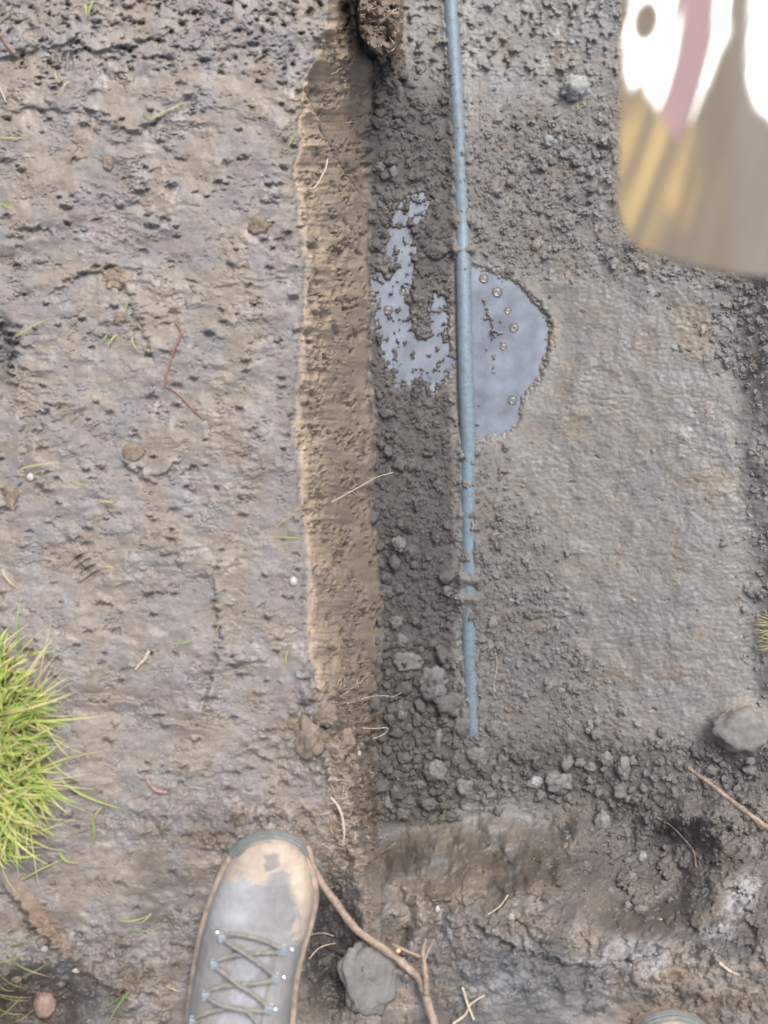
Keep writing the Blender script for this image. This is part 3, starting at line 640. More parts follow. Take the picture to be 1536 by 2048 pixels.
# heaps of look-alike clods: a few shapes, copied one by one
def heap(n, area, mk, smin, smax, label, group):
    protos = [clod_mesh('soil_clod', 1, .85, .7, 200+i*3+len(label), .42, 3) for i in range(6)]
    for p_ in protos: p_.materials.append(M_CL[mk])
    c = 0; used_ = []; tr = 0
    while c < n and tr < 9000:
        tr += 1; x, y = area()
        s_ = smin+min(rng.exponential((smax-smin)*.35), smax-smin)
        if look(inw, x, y) > .1 or (abs(x-look(PXC, x, y)) < 15+s_ and y < 1480) or any((x-a)**2+(y-b)**2 < (.8*(s_+q))**2 for a, b, q in used_): continue
        if any(abs(x-q[0]) < q[2]*.8+s_*.5 and abs(y-q[1]) < q[3]*.8+s_*.5 for q in CL): continue
        used_.append((x, y, s_)); c += 1
        o = bpy.data.objects.new('soil_clod', protos[rng.integers(6)]); C.collection.objects.link(o); z = zat(x, y); k = s_*(1-z)/2048
        o.location = at(x, y, z+k*.35); o.scale = (k, k*rng.uniform(.8, 1.2), k*.8); o.rotation_euler = (rng.normal(0, .3), rng.normal(0, .3), rng.uniform(0, 6.28)); tag(o, label, 'clod', group)
heap(95, lambda: (rng.uniform(742, 930), 1640-abs(rng.normal(0, 190))), 'dark', 7, 20, 'dark crumbly clod in the heap of rubble between trench wall and buried pipe end', 'dark clods heaped at the near end of the trench')
heap(45, lambda: (rng.uniform(742, 790)+abs(rng.normal(0, 18)), rng.uniform(150, 1350)), 'dark', 6, 14, 'small dark clod fallen along the foot of the trench wall', 'dark clods along the wall foot')
heap(55, lambda: (rng.uniform(960, 1500), rng.normal(1535, 32)), 'grey', 5, 16, 'grey clod in the row of rubble along the trench end', 'grey clods along the trench end')
heap(30, lambda: (rng.normal(1110, 60), rng.normal(350, 90)), 'grey', 4, 11, 'small grey clod among the crumbs left of the spade blade', 'grey clods left of the spade')
heap(26, lambda: (rng.normal(1265, 60), rng.normal(1745, 40)), 'grey', 4, 11, 'small grey clod on the floor of the hollow', 'grey clods in the hollow')
# loose crumbs, too many to count
def crumb_stuff(n):
    protos = []
    for k in range(8):
        bm = bmesh.new(); bmesh.ops.create_icosphere(bm, subdivisions=2, radius=1)
        for v in bm.verts: v.co *= 1+.9*mnoise.noise(v.co*1.5+Vector((k*9, 0, 0)))+.6*mnoise.noise(v.co*3.3+Vector((0, k*7, 0)))
        protos.append((np.array([v.co[:] for v in bm.verts]), np.array([[v.index for v in f.verts] for f in bm.faces]))); bm.free()
    Vs, Fs, Cs, off = [], [], [], 0; c = 0; tries = 0
    while c < n and tries < n*30:
        tries += 1; x = rng.uniform(-60, 1640); y = rng.uniform(-60, 2120); m = look(cr_all, x, y)
        if rng.random() > m*.8*(1+1.3*look(cl, x, y)) + .006: continue
        if look(onwall, x, y) > .3 or look(inw, x, y) > .1: continue
        if abs(x-look(PXC, x, y)) < 16 and y < 1470 and rng.random() < .86: continue
        z = float(look(H, x, y)); s = min(.0007+rng.exponential(.0009), .0060)*(.75 if y > 1640 or x < 700 else 1)
        if 1350 < y < 1640 and 740 < x < 1000: s *= 1.5
        pv, pf = protos[rng.integers(8)]; a = rng.uniform(0, 6.28); ca, sa = math.cos(a), math.sin(a)
        v = pv*np.array([s*rng.uniform(.8, 1.3), s*rng.uniform(.8, 1.2), s*rng.uniform(.6, .9)]); v = np.stack([v[:, 0]*ca-v[:, 1]*sa, v[:, 0]*sa+v[:, 1]*ca, v[:, 2]], -1)
        if abs(x-look(PXC, x, y)) < 14 and y < 1470: z = max(z, -0.30+float(np.interp(y, pz_y, pz))+.0085)
        Vs.append(v+np.array(at(x, y, z+s*.25))); Fs.append(pf+off); off += len(pv)
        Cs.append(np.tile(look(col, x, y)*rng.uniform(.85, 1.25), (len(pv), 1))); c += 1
    m = mesh_np('soil_crumbs', np.concatenate(Vs), np.concatenate(Fs), {'soil': np.concatenate(Cs), 'aux': np.full((off, 3), .25)}, smooth=False)
    return tag(link('soil_crumbs', m, M_SOIL), 'small loose crumbs of damp dark soil scattered over the trench floor', 'soil', kind='stuff')
crumb_stuff(11000)

# ------------------------------------------------------------------ grass
def grass_material(name, stops):
    m, t, b = mat(name); a = N(t, 'ShaderNodeAttribute', attribute_name='soil'); t.links.new(a.outputs['Color'], b.inputs['Base Color'])
    b.inputs['Roughness'].default_value = .45; b.inputs['Subsurface Weight'].default_value = 0
    tr = N(t, 'ShaderNodeBsdfTranslucent'); t.links.new(a.outputs['Color'], tr.inputs[0]); ms = N(t, 'ShaderNodeMixShader'); ms.inputs[0].default_value = .35
    t.links.new(b.outputs[0], ms.inputs[1]); t.links.new(tr.outputs[0], ms.inputs[2]); t.links.new(ms.outputs[0], t.nodes['Material Output'].inputs[0]); return m
M_GRASS = grass_material('grass_blades', None)
GC = [c3(.20, .30, .08), c3(.30, .44, .09), c3(.40, .46, .12), c3(.52, .46, .20), c3(.16, .24, .10), c3(.50, .42, .26), c3(.42, .50, .10)]
def blade(base, tip, wid, droop, colr, tipc=None, n=7):
    base = np.array(base); tip = np.array(tip); d = tip-base; side = np.cross(d, [0, 0, 1.]); side /= np.linalg.norm(side)+1e-9
    side = side*.9+np.array([0, 0, .35])*rng.uniform(-1, 1); V = []; Cc = []
    for i in range(n):
        u = i/(n-1); p = base+d*u+np.array([0, 0, 1])*droop*4*u*(1-u)+side*wid*3*math.sin(u*3+base[0]*99)*.4; w_ = wid*(1-u**2.2)*.5+.00012
        fold = np.array([0, 0, wid*.25])
        V += [p-side*w_+fold, p, p+side*w_+fold]; k = colr if tipc is None else colr*(1-u)+tipc*u; Cc += [k, k, k]
    return np.array(V), grid_faces(3, n), np.array(Cc)
def tuft(spec, name, label, n):
    Vs, Fs, Cs, off = [], [], [], 0
    for k in range(n):
        b0, t0, wd, dr, c1, c2 = spec(k); v, f, c = blade(b0, t0, wd, dr, c1, c2); Vs.append(v); Fs.append(f+off); Cs.append(c); off += len(v)
    m = mesh_np(name, np.concatenate(Vs), np.concatenate(Fs), {'soil': np.concatenate(Cs)})
    return tag(link(name, m, M_GRASS), label, 'grass', kind='stuff')
def spec_main(k):
    a = rng.uniform(-1.9, 1.9); r = rng.random()**.7
    bx = -20+ 105*r*math.cos(a); by = 1500+r*195*math.sin(a)
    if k % 3 == 0: bx = rng.uniform(-120, 60)*1.0
    out = math.atan2((by-1500)*.8, bx+110)+rng.normal(0, .8); L_ = rng.uniform(.015, .044)*(1.6 if rng.random() < .12 else .9)*(1+.5*math.sin(by*.045)+.25*math.sin(by*.11+1))
    b0 = on(bx, by, 0); hz = rng.uniform(.003, .045)*(1-.6*r)
    t0 = b0+Vector((math.cos(out)*L_, -math.sin(out)*L_, hz))
    c1 = GC[rng.choice(7, p=[.20, .26, .14, .10, .08, .06, .16])]*rng.uniform(.8, 1.3); c2 = c1*.35+GC[rng.choice([3, 5, 1])]*1.05
    return b0, t0, rng.uniform(.0011, .0030), rng.uniform(.004, .016), c1, c2
tuft(spec_main, 'grass', 'bright yellow-green clump of grass at the left edge', 1100)
def spec_r(k):
    by = rng.uniform(1240, 1290); b0 = on(1560, by, 0); a = math.pi+rng.normal(0, .35); L_ = rng.uniform(.015, .035)
    return b0, b0+Vector((math.cos(a)*L_, math.sin(a)*L_, rng.uniform(.002, .012))), .0012, .004, GC[rng.choice(7)]*.9, GC[3]
tuft(spec_r, 'grass', 'few grass blades reaching in at the right edge', 46)
def spec_bl(k):
    b0 = on(rng.uniform(-40, 25), rng.uniform(1880, 2080), 0); a = rng.normal(0, .5); L_ = rng.uniform(.02, .05)
    return b0, b0+Vector((math.cos(a)*L_, math.sin(a)*L_, rng.uniform(.004, .02))), .0014, .006, GC[rng.choice([0, 4, 2, 3])]*.55, GC[3]*.8
tuft(spec_bl, 'grass', 'dull sparse grass at the bottom left corner', 22)
BL = [  # x0,y0,x1,y1, width, droop, colour index, label
 (5, 402, 32, 420, .0022, .002, 1, 'short bright grass blade at the left edge of the upper bank'), (0, 272, 62, 278, .0012, .002, 3, 'whitish flat blade at the left edge above the bright short one'),
 (173, 8, 168, 42, .0024, .004, 2, 'grass blade standing at the top edge, left'), (186, 0, 172, 40, .0016, .004, 1, 'thinner grass blade joined to the one at the top edge'),
 (112, 142, 124, 168, .0018, .004, 3, 'withered straw in the footprint at the upper left'), (140, 165, 120, 190, .0012, .003, 5, 'tan straw curl in the footprint at the upper left'),
 (300, 240, 384, 203, .0010, .003, 2, 'long thin green stem on the upper bank'), (290, 225, 302, 245, .0022, .002, 4, 'small green leaf at the root of the long thin stem'),
 (588, 262, 574, 305, .0016, .004, 0, 'grass blade near the edge of the upper wall'), (30, 672, 104, 638, .0012, .004, 2, 'curved yellowish blade on the left bank beside the dark hole'),
 (262, 602, 250, 640, .0018, .003, 4, 'green blade on the brown lump'), (210, 668, 200, 690, .0020, .002, 0, 'left stub of withered grass below the brown lump'),
 (228, 670, 220, 698, .0018, .002, 2, 'middle stub of withered grass below the brown lump'), (268, 674, 272, 702, .0018, .002, 3, 'right stub of withered grass below the brown lump'),
 (40, 936, 122, 928, .0013, .005, 3, 'arched pale straw on the left bank'), (140, 958, 184, 976, .0010, .002, 2, 'thin green straw right of the arched pale one'),
 (198, 1006, 228, 1003, .0014, .002, 3, 'short white straw beside a tread mark'), (205, 1138, 228, 1130, .0018, .001, 2, 'tiny bright leaf on the middle bank'),
 (554, 1072, 606, 1080, .0012, .002, 1, 'green blade lying across the edge of the wall'), (556, 1048, 584, 1036, .0014, .001, 5, 'short straw above the green blade on the wall edge'),
 (10, 1135, 34, 1180, .0022, .004, 5, 'bleached bent blade above the grass clump'), (356, 1290, 384, 1276, .0014, .002, 1, 'small green blade right of the pale bent twig'),
 (130, 1560, 252, 1624, .0022, .006, 1, 'longest green blade reaching right out of the grass clump'), (68, 1575, 118, 1630, .0034, .005, 2, 'broad cut blade below the grass clump'),
 (184, 1640, 184, 1690, .0030, .003, 4, 'dull blade flat in the mud below the longest one'), (42, 1758, 132, 1718, .0015, .004, 2, 'curved green blade near the brown streak'),
 (122, 1700, 160, 1728, .0030, .002, 0, 'broad dark green blade right of the curved one'), (236, 1841, 300, 1826, .0016, .006, 2, 'hooked white-green blade left of the boot'),
 (303, 1828, 274, 1846, .0014, .002, 5, 'white broken tip of the hooked blade'), (258, 1860, 338, 1850, .0010, .003, 4, 'thin green blade under the hooked one'),
 (332, 1976, 366, 1980, .0016, .003, 5, 'small white husk beside the boot laces'), (260, 1985, 212, 2048, .0020, .004, 0, 'green blade at the bottom left of the boot'),
 (260, 1985, 150, 2045, .0010, .006, 4, 'thin green blade crossing down left from the same spot'), (0, 1878, 75, 1860, .0010, .004, 4, 'pale green hair of grass at the lower left edge'),
 (20, 1960, 110, 1920, .0012, .005, 4, 'dull green blade over the dark dip'), (876, 1645, 895, 1602, .0010, .006, 0, 'green blade standing at the trench end'),
 (572, 1330, 580, 1296, .0016, .002, 3, 'pale straw on the wall top near the lower end'), (430, 1265, 448, 1240, .0010, .002, 3, 'faint straw on the lower bank'), (325, 1668, 342, 1640, .0020, .003, 4, 'faint upright blade above and left of the boot'),
 (190, 1640, 205, 1612, .0016, .003, 3, 'straw stub beside the tip of the longest blade')]
for x0, y0, x1, y1, wd, dr, ci, lab in BL:
    b0 = on(x0, y0, .0022); t0 = on(x1, y1, .004); v, f, c = blade(b0, t0, wd, dr, GC[ci], GC[ci]*.6+GC[3]*.5, 10)
    tag(link('grass_blade', mesh_np('grass_blade', v, f, {'soil': c}), M_GRASS), lab, 'grass blade', 'single blades lying on the mud')
# bits of straw, uncountable
def straw(n):
    Vs, Fs, Cs, off = [], [], [], 0
    for k in range(n):
        x = rng.uniform(0, 1536); y = rng.uniform(0, 2048)
        if rng.random() > .25+.75*float(look(plat, x, y)) or look(onwall, x, y) > .3 or look(inw, x, y) > .1: continue
        if (x-510)**2/160**2+(y-1880)**2/220**2 < 1: continue
        a = rng.uniform(0, 6.28); l = rng.uniform(.0015, .006); b0 = on(x, y, .0008); t0 = b0+Vector((math.cos(a)*l, math.sin(a)*l, .0004))
        v, f, c = blade(b0, t0, rng.uniform(.0003, .0009), .0004, c3(.5, .44, .36)*rng.uniform(.6, 1.2), None, 4); Vs.append(v); Fs.append(f+off); Cs.append(c); off += len(v)
    return tag(link('straw_bits', mesh_np('straw_bits', np.concatenate(Vs), np.concatenate(Fs), {'soil': np.concatenate(Cs)}), M_GRASS), 'tiny chopped bits of straw and root fibre over the mud', 'straw', kind='stuff')
straw(420)

# ------------------------------------------------------------------ the boots
def boot_materials():
    m, t, b = mat('muddy_leather'); a = N(t, 'ShaderNodeAttribute', attribute_name='soil'); n = noise_tex(t, 90, 5, .6); nf = noise_tex(t, 700, 4, .6)
    t.links.new(mulcol(t, mulcol(t, a.outputs['Color'], n, .86, 1.12), nf, .92, 1.08), b.inputs['Base Color']); b.inputs['Roughness'].default_value = .62; b.inputs['Specular IOR Level'].default_value = .3
    bump(t, b, [(n, .35, .003), (nf, .3, .0005)])
    return m
M_LEATH = boot_materials(); M_SOLE = clod_material('muddy_sole', (.27, .215, .17), .7, 1.3, .75, 90); M_RUB = clod_material('grey_rubber', (.135, .145, .14), .9, 1.1, .5, 200, .5, .15)
M_LACE = clod_material('grey_lace', (.26, .25, .225), .7, 1.2, .85, 900, .2, 1.0); M_TONG = clod_material('tongue_leather', (.25, .255, .28), .85, 1.15, .65, 160)
M_STEEL, t_, b_ = mat('hook_steel'); b_.inputs['Base Color'].default_value = (.62, .68, .70, 1); b_.inputs['Metallic'].default_value = .9; b_.inputs['Roughness'].default_value = .28
M_DARK = clod_material('dark_lining', (.06, .055, .05)); M_SOCK = clod_material('sock_wool', (.16, .16, .17), .8, 1.2, .9, 500)
ZS = .035
Lx = [(1672, 540, 540), (1676, 515, 562), (1684, 494, 584), (1696, 475, 602), (1715, 456, 617), (1750, 436, 629), (1785, 421, 634), (1820, 408, 634), (1860, 396, 625), (1900, 387, 612), (1950, 378, 600), (2000, 371, 592), (2050, 366, 588), (2110, 368, 588), (2180, 374, 592), (2250, 384, 594), (2300, 404, 580), (2325, 435, 550), (2334, 492, 494)]
sy = [(1024-r[0])*(1-ZS)/2048 for r in Lx]; sl = [(r[1]-768)*(1-ZS)/2048 for r in Lx]; sr = [(r[2]-768)*(1-ZS)/2048 for r in Lx]
sy_n = [-v for v in sy]
def bx(y): return float(np.interp(-y, sy_n, sl)), float(np.interp(-y, sy_n, sr))
Y0, Y1 = sy[0], sy[-1]; LEN = Y0-Y1
def top_h(u): return float(np.interp(u, [0, .02, .06, .12, .25, .40, .52, .60, .66, .8, .95, 1], [.004, .020, .031, .036, .040, .050, .064, .084, .118, .135, .135, .12]))
def upper_pt(u, a, off=0.0):          # u along the boot 0 toe..1 heel, a in 0..pi from right side over to left side
    y = Y0-LEN*u; l, r = bx(y); cx = (l+r)/2; hw = max((r-l)/2-.004, .0006); h = top_h(u)
    nar = 1.0 if u < .55 else 1-.18*min((u-.55)/.1, 1)
    ca, sa = math.cos(a), math.sin(a); ex = .62 if u > .08 else .8
    xx = math.copysign(abs(ca)**ex, ca)*(hw+off)*(1-.16*(1-nar)*3*abs(sa)); zz = .024+(abs(sa)**.85)*(h+off)
    # skew the crown a little to the big-toe side
    return Vector((cx+xx+.004*sa*(1-u), y+off*(1-min(u*10, 1)), zz))
def build_boot():
    root_ = bpy.data.objects.new('hiking_boot', None); C.collection.objects.link(root_); base = Vector(((sl[8]+sr[8])/2, Y0-LEN*.5, 0)); root_.location = base
    def fin(o): o.matrix_parent_inverse.identity(); o.data.transform(__import__('mathutils').Matrix.Translation(-base)); return o
    # upper shell
    us = np.concatenate([np.linspace(0, .1, 40)**1.0, np.linspace(.103, .64, 190)]); na = 110; V = []; Cc = []
    us = np.concatenate([[0, .0004, .0012, .0025], us[2:]])
    for u in us:
        for k in range(na):
            a = math.pi*k/(na-1); p = upper_pt(u, a)
            wr = .0022*math.exp(-((u-.30)/.05)**2)*mnoise.noise(Vector((p.x*14, p.y*95, 2)))*math.sin(a)+.0012*mnoise.noise(p*45)*math.sin(a)
            p.z += wr; V.append(p)
    V = np.array([v[:] for v in V]); D_ = 1-V[:, 2]; bxp = V[:, 0]*2048/D_+768; byp = 1024-V[:, 1]*2048/D_
    nn = fbm(bxp, byp, 26, 400, 5, .6); n5 = fbm(bxp, byp, 70, 410, 3)
    grey = c3(.235, .235, .24); mud = c3(.40, .32, .265); dark = c3(.17, .165, .17); och = c3(.44, .30, .16)
    uu = np.repeat(us, na); aa = np.tile(np.linspace(0, math.pi, na), len(us))
    toe = 1-sst(1752, 1762, byp + 46*nn - 16*np.exp(-((bxp-525)/16)**2) + 14*np.exp(-((bxp-570)/20)**2)); side = sst(596, 602, bxp+40*nn + (byp-1700)*.055 - np.where(byp > 1880, 5, 0))
    m_ = np.clip(toe+side, 0, 1)
    cc = mix(np.broadcast_to(grey, V.shape).copy(), grey*.62, sst(0, .3, n5)*.5); cc = mix(cc, c3(.36, .37, .39), blob(bxp, byp, 470, 1800, 55, 60)*.6)
    cc = mix(cc, dark, blob(bxp, byp, 545, 1790, 50, 40)*.3)
    cc = mix(cc, mud, m_*.9); cc = mix(cc, c3(.47, .40, .31), blob(bxp, byp, 605, 1760, 26, 45, .5)*.8); cc = mix(cc, dark*1.05, np.clip((1-sst(-3, 3, poly_sd(bxp+nn*14, byp+nn*14, [(525, 1706), (565, 1712), (552, 1730), (540, 1746), (528, 1742)]))) + blob(bxp, byp, 480, 1705, 14, 6, .3, -40), 0, 1)*.85)
    cc = mix(cc, och, side*sst(1890, 1930, byp)*.75)
    cc = mix(cc, c3(.34, .26, .21), (1-sst(.0, .30, np.minimum(aa, math.pi-aa)))*.7)
    fin(link('upper', mesh_np('upper', V, grid_faces(na, len(us)), {'soil': cc}), M_LEATH, root_))
    # shaft around the ankle
    V = []; ns = 64; cyc = Y0-LEN*.80
    for i in range(26):
        f = i/25; z = .03+.125*f; 
        for k in range(ns):
            a = 2*math.pi*k/ns; l, r = bx(cyc); hw = (r-l)/2-.004-.010*f
            ln = (.060-.008*f) if math.sin(a) < 0 else (.052+.012*(1-f))
            V.append(((l+r)/2+hw*math.cos(a), cyc+ln*math.sin(a)*1.0-.0*f, z+.0016*mnoise.noise(Vector((math.cos(a)*3, math.sin(a)*3, z*60)))))
    for s_, zz in ((.93, .157), (.86, .150), (.82, .10)):
        for k in range(ns):
            a = 2*math.pi*k/ns; l, r = bx(cyc); hw = ((r-l)/2-.014)*s_; V.append(((l+r)/2+hw*math.cos(a), cyc+.052*s_*math.sin(a), zz))
    cs = np.broadcast_to(c3(.28, .27, .27), (len(V), 3)).copy()
    fin(link('ankle_shaft', mesh_np('ankle_shaft', V, grid_faces(ns, 29, True), {'soil': cs}), M_LEATH, root_))
    V = []
    for i, (s_, zz) in enumerate(((.86, .09), (.84, .155), (.8, .185), (.78, .188), (.02, .189))):
        for k in range(ns):
            a = 2*math.pi*k/ns; l, r = bx(cyc); hw = ((r-l)/2-.014)*s_; V.append(((l+r)/2+hw*math.cos(a), cyc+.052*s_*math.sin(a), zz))
    fin(link('sock', mesh_np('sock', V, grid_faces(ns, 5, True)), M_SOCK, root_))
    # sole: outline loft, lugs cut into its edge
    out = []
    ysm = [Y0-LEN*(.5-.5*math.cos(math.pi*i/90)) for i in range(91)]
    for y in ysm: out.append((bx(y)[1], y))
    for y in ysm[::-1][1:-1]: out.append((bx(y)[0], y))
    out = np.array(out); cen = out.mean(0); no = len(out); V = []
    prof_ = [(-.05, .0005), (-.0015, .0005), (0, .002), (.0008, .008), (-.0004, .012), (.0008, .0155), (.0006, .024), (-.001, .0265), (-.005, .027), (-.03, .027)]
    tg = np.roll(out, -1, 0)-np.roll(out, 1, 0); nr = np.stack([-tg[:, 1], tg[:, 0]], -1); nr /= np.linalg.norm(nr, axis=1)[:, None]
    if ((nr*(out-cen)).sum(1) < 0).mean() > .5: nr = -nr
    for (o_, z) in prof_:
        for k in range(no):
            if o_ <= -.03: q = cen+(out[k]-cen)*.35 if o_ < -.04 else out[k]+(cen-out[k])*.35
            else:
                lug = -.0022 if (k % 8 < 3 and z < .012) else 0; q = out[k]+nr[k]*(o_+lug)
            V.append((q[0], q[1], z))
    F_ = grid_faces(no, len(prof_), True)
    fin(link('sole', mesh_np('sole', V, F_), M_SOLE, root_))
    # rubber toe rand with ridges
    V = []; nh = 22; nk = 90
    for i in range(nh):
        f = i/(nh-1)
        for k in range(nk):
            g = -1+2*k/(nk-1); yq = Y0-.0195*abs(g)**1.9
            u = (Y0-yq)/LEN; l, r = bx(yq-.0001); rid = .0013*math.sin(f*5*2*math.pi)
            x = (l+r)/2+(r-l)/2*(1 if g > 0 else -1)*min(1, abs(g)*50); bumpo = .0018+rid-(.010*f**2.2)
            nx, ny = g*.75, math.sqrt(max(1-(g*.75)**2, 0)); V.append((x+nx*bumpo, yq+ny*bumpo, .022+.020*f*(1-.35*abs(g)**2)))
    fin(link('toe_rand', mesh_np('toe_rand', V, grid_faces(nk, nh)), M_RUB, root_))
    # welt stitching line is a thin cord round the toe
    # quarters: two flaps on top of the tongue area
    def top_pt(px, py, up):
        # intersect: point of the upper seen at that place
        z = .08
        for _ in range(8):
            p = at(px, py, z); u = (Y0-p.y)/LEN; u = min(max(u, 0), .64); l, r = bx(Y0-LEN*u); cx = (l+r)/2+.004*(1-u); hw = (r-l)/2-.004; ca = max(min((p.x-cx)/hw, .999), -.999)
            ca = math.copysign(abs(ca)**(1/.62), ca); a = math.acos(ca); z = upper_pt(u, a).z
        return at(px, py, z+up)
    leftE = [(437, 1852), (462, 1872), (468, 1905), (452, 1935), (448, 1965), (432, 2000), (420, 2050), (415, 2090)]
    rightE = [(600, 1880), (560, 1885), (548, 1920), (540, 1950), (530, 1990), (520, 2040), (516, 2090)]
    for pts, outer, sgn in ((leftE, 396, -1), (rightE, 600, 1)):
        V = []; P2 = np.array(pts, float); ys_ = np.linspace(P2[0, 1], P2[-1, 1], 60)
        for yv in ys_:
            xe = float(np.interp(yv, P2[:, 1], P2[:, 0])); xo = float(np.interp(yv, [1850, 1950, 2090], [410, 390, 378])) if sgn < 0 else float(np.interp(yv, [1850, 1880, 1950, 2090], [600, 606, 590, 574]))
            for k in range(14):
                f = k/13; x_ = xe+(xo-xe)*f; up = .0022*min(1, (1-f)*6)*min(1, (yv-ys_[0])/10+.15); V.append(top_pt(x_, yv, up if k else -.0012)[:])
        cs = np.broadcast_to(c3(.215, .21, .21), (len(V), 3)).copy()
        fin(link('quarter', mesh_np('quarter', V, grid_faces(14, 60)[:, ::-1] if sgn > 0 else grid_faces(14, 60), {'soil': cs}), M_LEATH, root_))
    V = []
    for yv in np.linspace(1886, 2090, 50):
        xl = float(np.interp(yv, [1886, 2090], [478, 425])); xr = float(np.interp(yv, [1886, 2090], [545, 512]))
        for k in range(16):
            f = k/15; V.append(top_pt(xl+(xr-xl)*f, yv, .0007+.0022*math.sin(math.pi*f)*(min(1, (yv-1886)/20))+.0012*math.sin(yv*.085+1)*math.sin(math.pi*f))[:])
    fin(link('tongue', mesh_np('tongue', V, grid_faces(16, 50)), M_TONG, root_))
    # hooks
    hk = {}
    def hook(key, px, py, sgn, rivet=None):
        c = top_pt(px, py, .0045); hk[key] = c
        bm = bmesh.new()
        # little bent steel hook: a base plate, a neck and a rolled top
        P = [c+Vector((sgn*.0045, 0, -.004)), c+Vector((-sgn*.001, 0, -.003)), c+Vector((-sgn*.0042, 0, -.0005)), c+Vector((-sgn*.0030, 0, .0022)), c+Vector((sgn*.0038, 0, .0026))]
        ring = []
        for q in P:
            ring.append([bm.verts.new(q+Vector((0, s1*.0034, s2*.0006))) for s1, s2 in ((-1, -1), (1, -1), (1, 1), (-1, 1))])
        for r1, r2 in zip(ring[:-1], ring[1:]):
            for j in range(4): bm.faces.new((r1[j], r1[(j+1) % 4], r2[(j+1) % 4], r2[j]))
        bm.faces.new(ring[0][::-1]); bm.faces.new(ring[-1]); bmesh.ops.recalc_face_normals(bm, faces=bm.faces[:])
        bmesh.ops.bevel(bm, geom=[e_ for e_ in bm.edges], offset=.0003, segments=1, affect='EDGES')
        m = bpy.data.meshes.new('lace_hook'); bm.to_mesh(m); bm.free(); ho = fin(link('lace_hook', m, M_STEEL, root_))
        if rivet:
            rc = top_pt(rivet[0], rivet[1], .0026); V = []
            for i in range(6):
                a = math.pi/2*i/5
                for k in range(16): b2 = 2*math.pi*k/16; V.append((rc.x+.0027*math.cos(a)*math.cos(b2), rc.y+.0027*math.cos(a)*math.sin(b2), rc.z+.0014*math.sin(a)))
            fin(link('rivet', mesh_np('rivet', V, grid_faces(16, 6, True)), M_STEEL, root_))
    hook('L1', 446, 1876, -1, (434, 1867)); hook('L2', 430, 1929, -1); hook('L3', 413, 1992, -1); hook('L4', 388, 2043, -1)
    hook('R1', 562, 1901, 1, (583, 1901)); hook('R2', 549, 1957, 1, (567, 1957)); hook('R3', 536, 2019, 1, (550, 2021)); hook('R4', 526, 2075, 1)
    def lace(pts, ups, label=None):
        P = [top_pt(x, y, u_) for (x, y), u_ in zip(pts, ups)]
        fin(link('lace', tube_mesh('lace', P, .0022, 10, .12, 8, True, 40), M_LACE, root_))
    lace([(446, 1872), (470, 1868), (500, 1874), (530, 1882), (562, 1897)], [.005, .006, .006, .006, .006])
    lace([(446, 1880), (470, 1895), (500, 1915), (530, 1935), (549, 1953)], [.005, .0085, .0095, .0085, .005])
    lace([(430, 1925), (445, 1917), (480, 1909), (520, 1906), (562, 1904)], [.005, .0055, .0055, .0055, .005])
    lace([(430, 1934), (455, 1952), (480, 1972), (510, 1990), (536, 2015)], [.005, .0085, .0095, .0085, .005])
    lace([(413, 1987), (425, 1978), (460, 1971), (505, 1968), (549, 1961)], [.005, .0055, .0055, .0055, .005])
    lace([(413, 1996), (440, 2010), (470, 2018), (500, 2028), (526, 2070)], [.005, .0085, .0095, .0085, .005])
    lace([(388, 2039), (410, 2028), (450, 2018), (500, 2020), (536, 2024)], [.005, .0055, .0055, .0055, .005])
    lace([(388, 2048), (420, 2062), (470, 2078), (526, 2100)], [.005, .008, .008, .006])
    return root_
boot = build_boot(); tag(boot, 'grey laced hiking boot with beige mud on its toe, left of the trench end', 'boot', "the photographer's boots")
b2 = boot.copy(); C.collection.objects.link(b2)
for ch in list(boot.children):
    c_ = ch.copy(); C.collection.objects.link(c_); c_.parent = b2
tag(b2, 'tip of a mud covered boot just showing at the bottom right edge', 'boot')
b2.scale = (-1, 1, 1); b2.location = (.280, -.640, -.012); b2.rotation_euler = (0, 0, R(-6))

# ------------------------------------------------------------------ the spade
def spade():
    root_ = bpy.data.objects.new('spade', None); C.collection.objects.link(root_)
    W, Hh = .190, .29
    nu_, nv_ = 150, 230; V = []; uv = []
    for j in range(nv_):
        f = j/(nv_-1)              # 0 at the cutting edge, 1 at the shoulder
        for i in range(nu_):
            g = -1+2*i/(nu_-1); rc = .028/ (W/2)
            hw = W/2*(.93+.07*f); y = f*Hh
            # rounded corners and slightly bowed cutting edge
            edge = -.020*(1-g*g) + .017*max(0, (abs(g)-.84)/.16)**2.2
            yy = edge*(1-f)**3 + y
            z = -.016*(1-g*g)*(.35+.65*f) + .0008*mnoise.noise(Vector((g*4, f*6, 1)))+.010*(1-f)**2
            V.append((g*hw, yy, z)); uv.append((g, f))
    uv = np.array(uv); V = np.array(V)
    # fold a back side for thickness
    nV = len(V); back = V.copy(); back[:, 2] -= .0022
    Ff = grid_faces(nu_, nv_); Fb = Ff[:, ::-1]+nV
    rim = []
    loop = [i for i in range(nu_)]+[j*nu_+nu_-1 for j in range(1, nv_)]+[(nv_-1)*nu_+i for i in range(nu_-2, -1, -1)]+[j*nu_ for j in range(nv_-2, 0, -1)]
    for a, b in zip(loop, loop[1:]+loop[:1]): rim.append((b, a, a+nV, b+nV))
    g = uv[:, 0]; f = uv[:, 1]
    # streak coordinates, scratches run diagonally as the soil slides off
    sx_ = g*1.0 - f*.9; st = f*.9+g*.5
    sn = fbm(sx_*100, st*9, 9, 500, 4, .6); sb = fbm(sx_*100, st*26, 30, 510, 3)
    mudm = 1-sst(.42, .50, f + .07*sn + .09*sb - .06*sst(-.2, .3, g))
    return root_, V, back, Ff, Fb, rim, nV, g, f, sn, sb, mudm
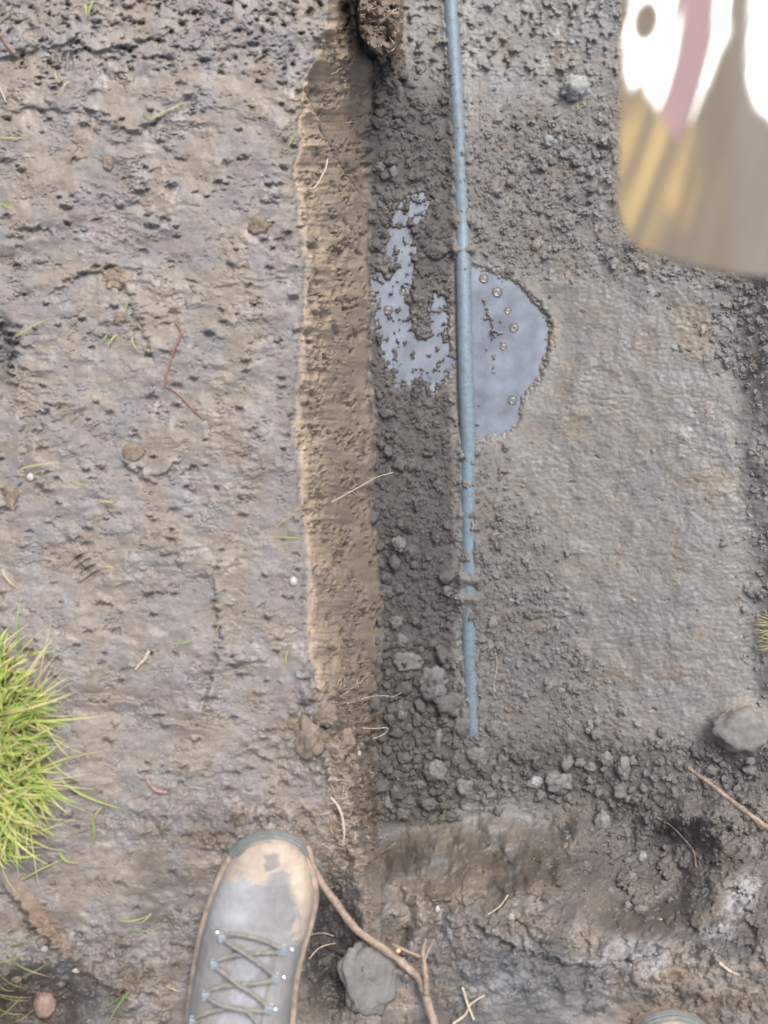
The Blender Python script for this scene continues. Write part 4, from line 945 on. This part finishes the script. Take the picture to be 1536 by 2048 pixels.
rt, V, back, Ff, Fb, rim, nV, g, f, sn, sb, mudm = spade()
SP_Z = .44
# place: lower left corner of the blade at photo (1228, 490)
tilt = Vector((0, 0, 0))
rt.location = at(1560, 482, SP_Z); rt.rotation_euler = (R(8), R(-10), R(-3))
mw = rt.rotation_euler.to_matrix()
VW = V @ np.array(mw).T + np.array(rt.location); DW = 1-VW[:, 2]; sxp = VW[:, 0]*2048/DW+768; syp = 1024-VW[:, 1]*2048/DW
print('BLADE px', sxp.min(), sxp.max(), syp.min(), syp.max())
# sky reflections painted into the colour as steel streaks; mud and a pinkish streak elsewhere
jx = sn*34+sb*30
sky_glint = np.clip(1-sst(-16, 12, poly_sd(sxp+jx, syp+jx*1.5, [(1262, -200), (1250, 60), (1240, 130), (1262, 180), (1290, 170), (1322, 236), (1345, 200), (1352, 120), (1350, 60), (1358, -200)])) +
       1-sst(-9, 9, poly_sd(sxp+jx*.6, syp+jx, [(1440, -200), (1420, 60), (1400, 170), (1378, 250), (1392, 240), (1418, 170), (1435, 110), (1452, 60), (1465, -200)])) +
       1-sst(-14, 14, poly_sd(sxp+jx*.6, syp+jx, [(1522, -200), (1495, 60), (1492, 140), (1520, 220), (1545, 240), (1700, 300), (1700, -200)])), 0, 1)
hole = np.clip(blob(sxp, syp, 1292, 42, 27, 42, .25, 12), 0, 1); sky_glint *= 1-hole
pink_streak = np.clip(1-sst(-12, 12, poly_sd(sxp+jx*.6, syp+jx, [(1366, -200), (1356, 60), (1350, 160), (1332, 250), (1352, 285), (1368, 240), (1400, 160), (1425, 40), (1440, -200)])), 0, 1)*(1-sky_glint)  # pinkish streak down the blade
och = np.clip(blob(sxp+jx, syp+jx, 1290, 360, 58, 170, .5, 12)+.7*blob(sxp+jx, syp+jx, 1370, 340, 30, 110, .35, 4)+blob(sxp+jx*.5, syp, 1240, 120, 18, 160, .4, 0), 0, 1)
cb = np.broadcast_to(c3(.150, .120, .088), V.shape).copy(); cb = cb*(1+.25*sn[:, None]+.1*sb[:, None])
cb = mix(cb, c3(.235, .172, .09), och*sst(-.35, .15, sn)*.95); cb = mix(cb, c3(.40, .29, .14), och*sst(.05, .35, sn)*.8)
cb = mix(cb, c3(.23, .23, .235), sst(1440, 1500, sxp)*.3); cb = mix(cb, c3(.29, .185, .20), pink_streak*.85); cb = mix(cb, c3(.86, .85, .84), sky_glint)
aux_b = np.stack([sky_glint, pink_streak, och], -1)
cbk = np.broadcast_to(c3(.2, .18, .16), V.shape)
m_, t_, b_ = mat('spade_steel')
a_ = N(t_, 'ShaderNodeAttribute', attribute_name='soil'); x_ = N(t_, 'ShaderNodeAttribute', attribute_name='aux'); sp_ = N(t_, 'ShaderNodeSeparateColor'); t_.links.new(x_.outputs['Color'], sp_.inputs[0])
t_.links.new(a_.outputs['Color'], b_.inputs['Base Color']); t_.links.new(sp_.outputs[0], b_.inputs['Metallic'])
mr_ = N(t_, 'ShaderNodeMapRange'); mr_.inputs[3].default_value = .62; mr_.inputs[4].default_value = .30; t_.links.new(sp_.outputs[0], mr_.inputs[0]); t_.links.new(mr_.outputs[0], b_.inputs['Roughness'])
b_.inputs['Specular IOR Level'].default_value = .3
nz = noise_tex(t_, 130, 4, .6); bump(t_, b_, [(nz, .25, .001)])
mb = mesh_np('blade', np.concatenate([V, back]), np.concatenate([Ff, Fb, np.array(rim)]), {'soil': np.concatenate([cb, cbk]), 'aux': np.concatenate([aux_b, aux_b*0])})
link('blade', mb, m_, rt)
# tread edge, socket and handle, out of the top of the frame
M_WOOD = clod_material('ash_handle', (.42, .28, .15), .8, 1.15, .6, 60); M_SSTEEL = clod_material('socket_steel', (.2, .19, .18), .8, 1.2, .5, 120, .6)
link('tread', tube_mesh('tread', [(-.093, .290, .001), (-.05, .292, -.008), (0, .292, -.013), (.05, .292, -.008), (.093, .290, .001)], .0048, 12, 0, 6), M_SSTEEL, rt)
link('socket', tube_mesh('socket', [(0, .17, -.012), (0, .24, -.006), (0, .32, .004), (0, .46, .012)], [.005, .012, .018, .0185], 20, 0, 6), M_SSTEEL, rt)
link('handle', tube_mesh('handle', [(0, .44, .012), (0, .7, .03), (0, 1.0, .06), (0, 1.12, .075)], [.0165, .0175, .0175, .017], 20, 0, 6), M_WOOD, rt)
link('grip', tube_mesh('grip', [(-.055, 1.14, .077), (0, 1.145, .077), (.055, 1.14, .077)], [.014, .016, .014], 16, 0, 6), M_WOOD, rt)
tag(rt, 'muddy steel digging spade with painted bright sky reflections on its blade, held over the upper right of the trench', 'spade')
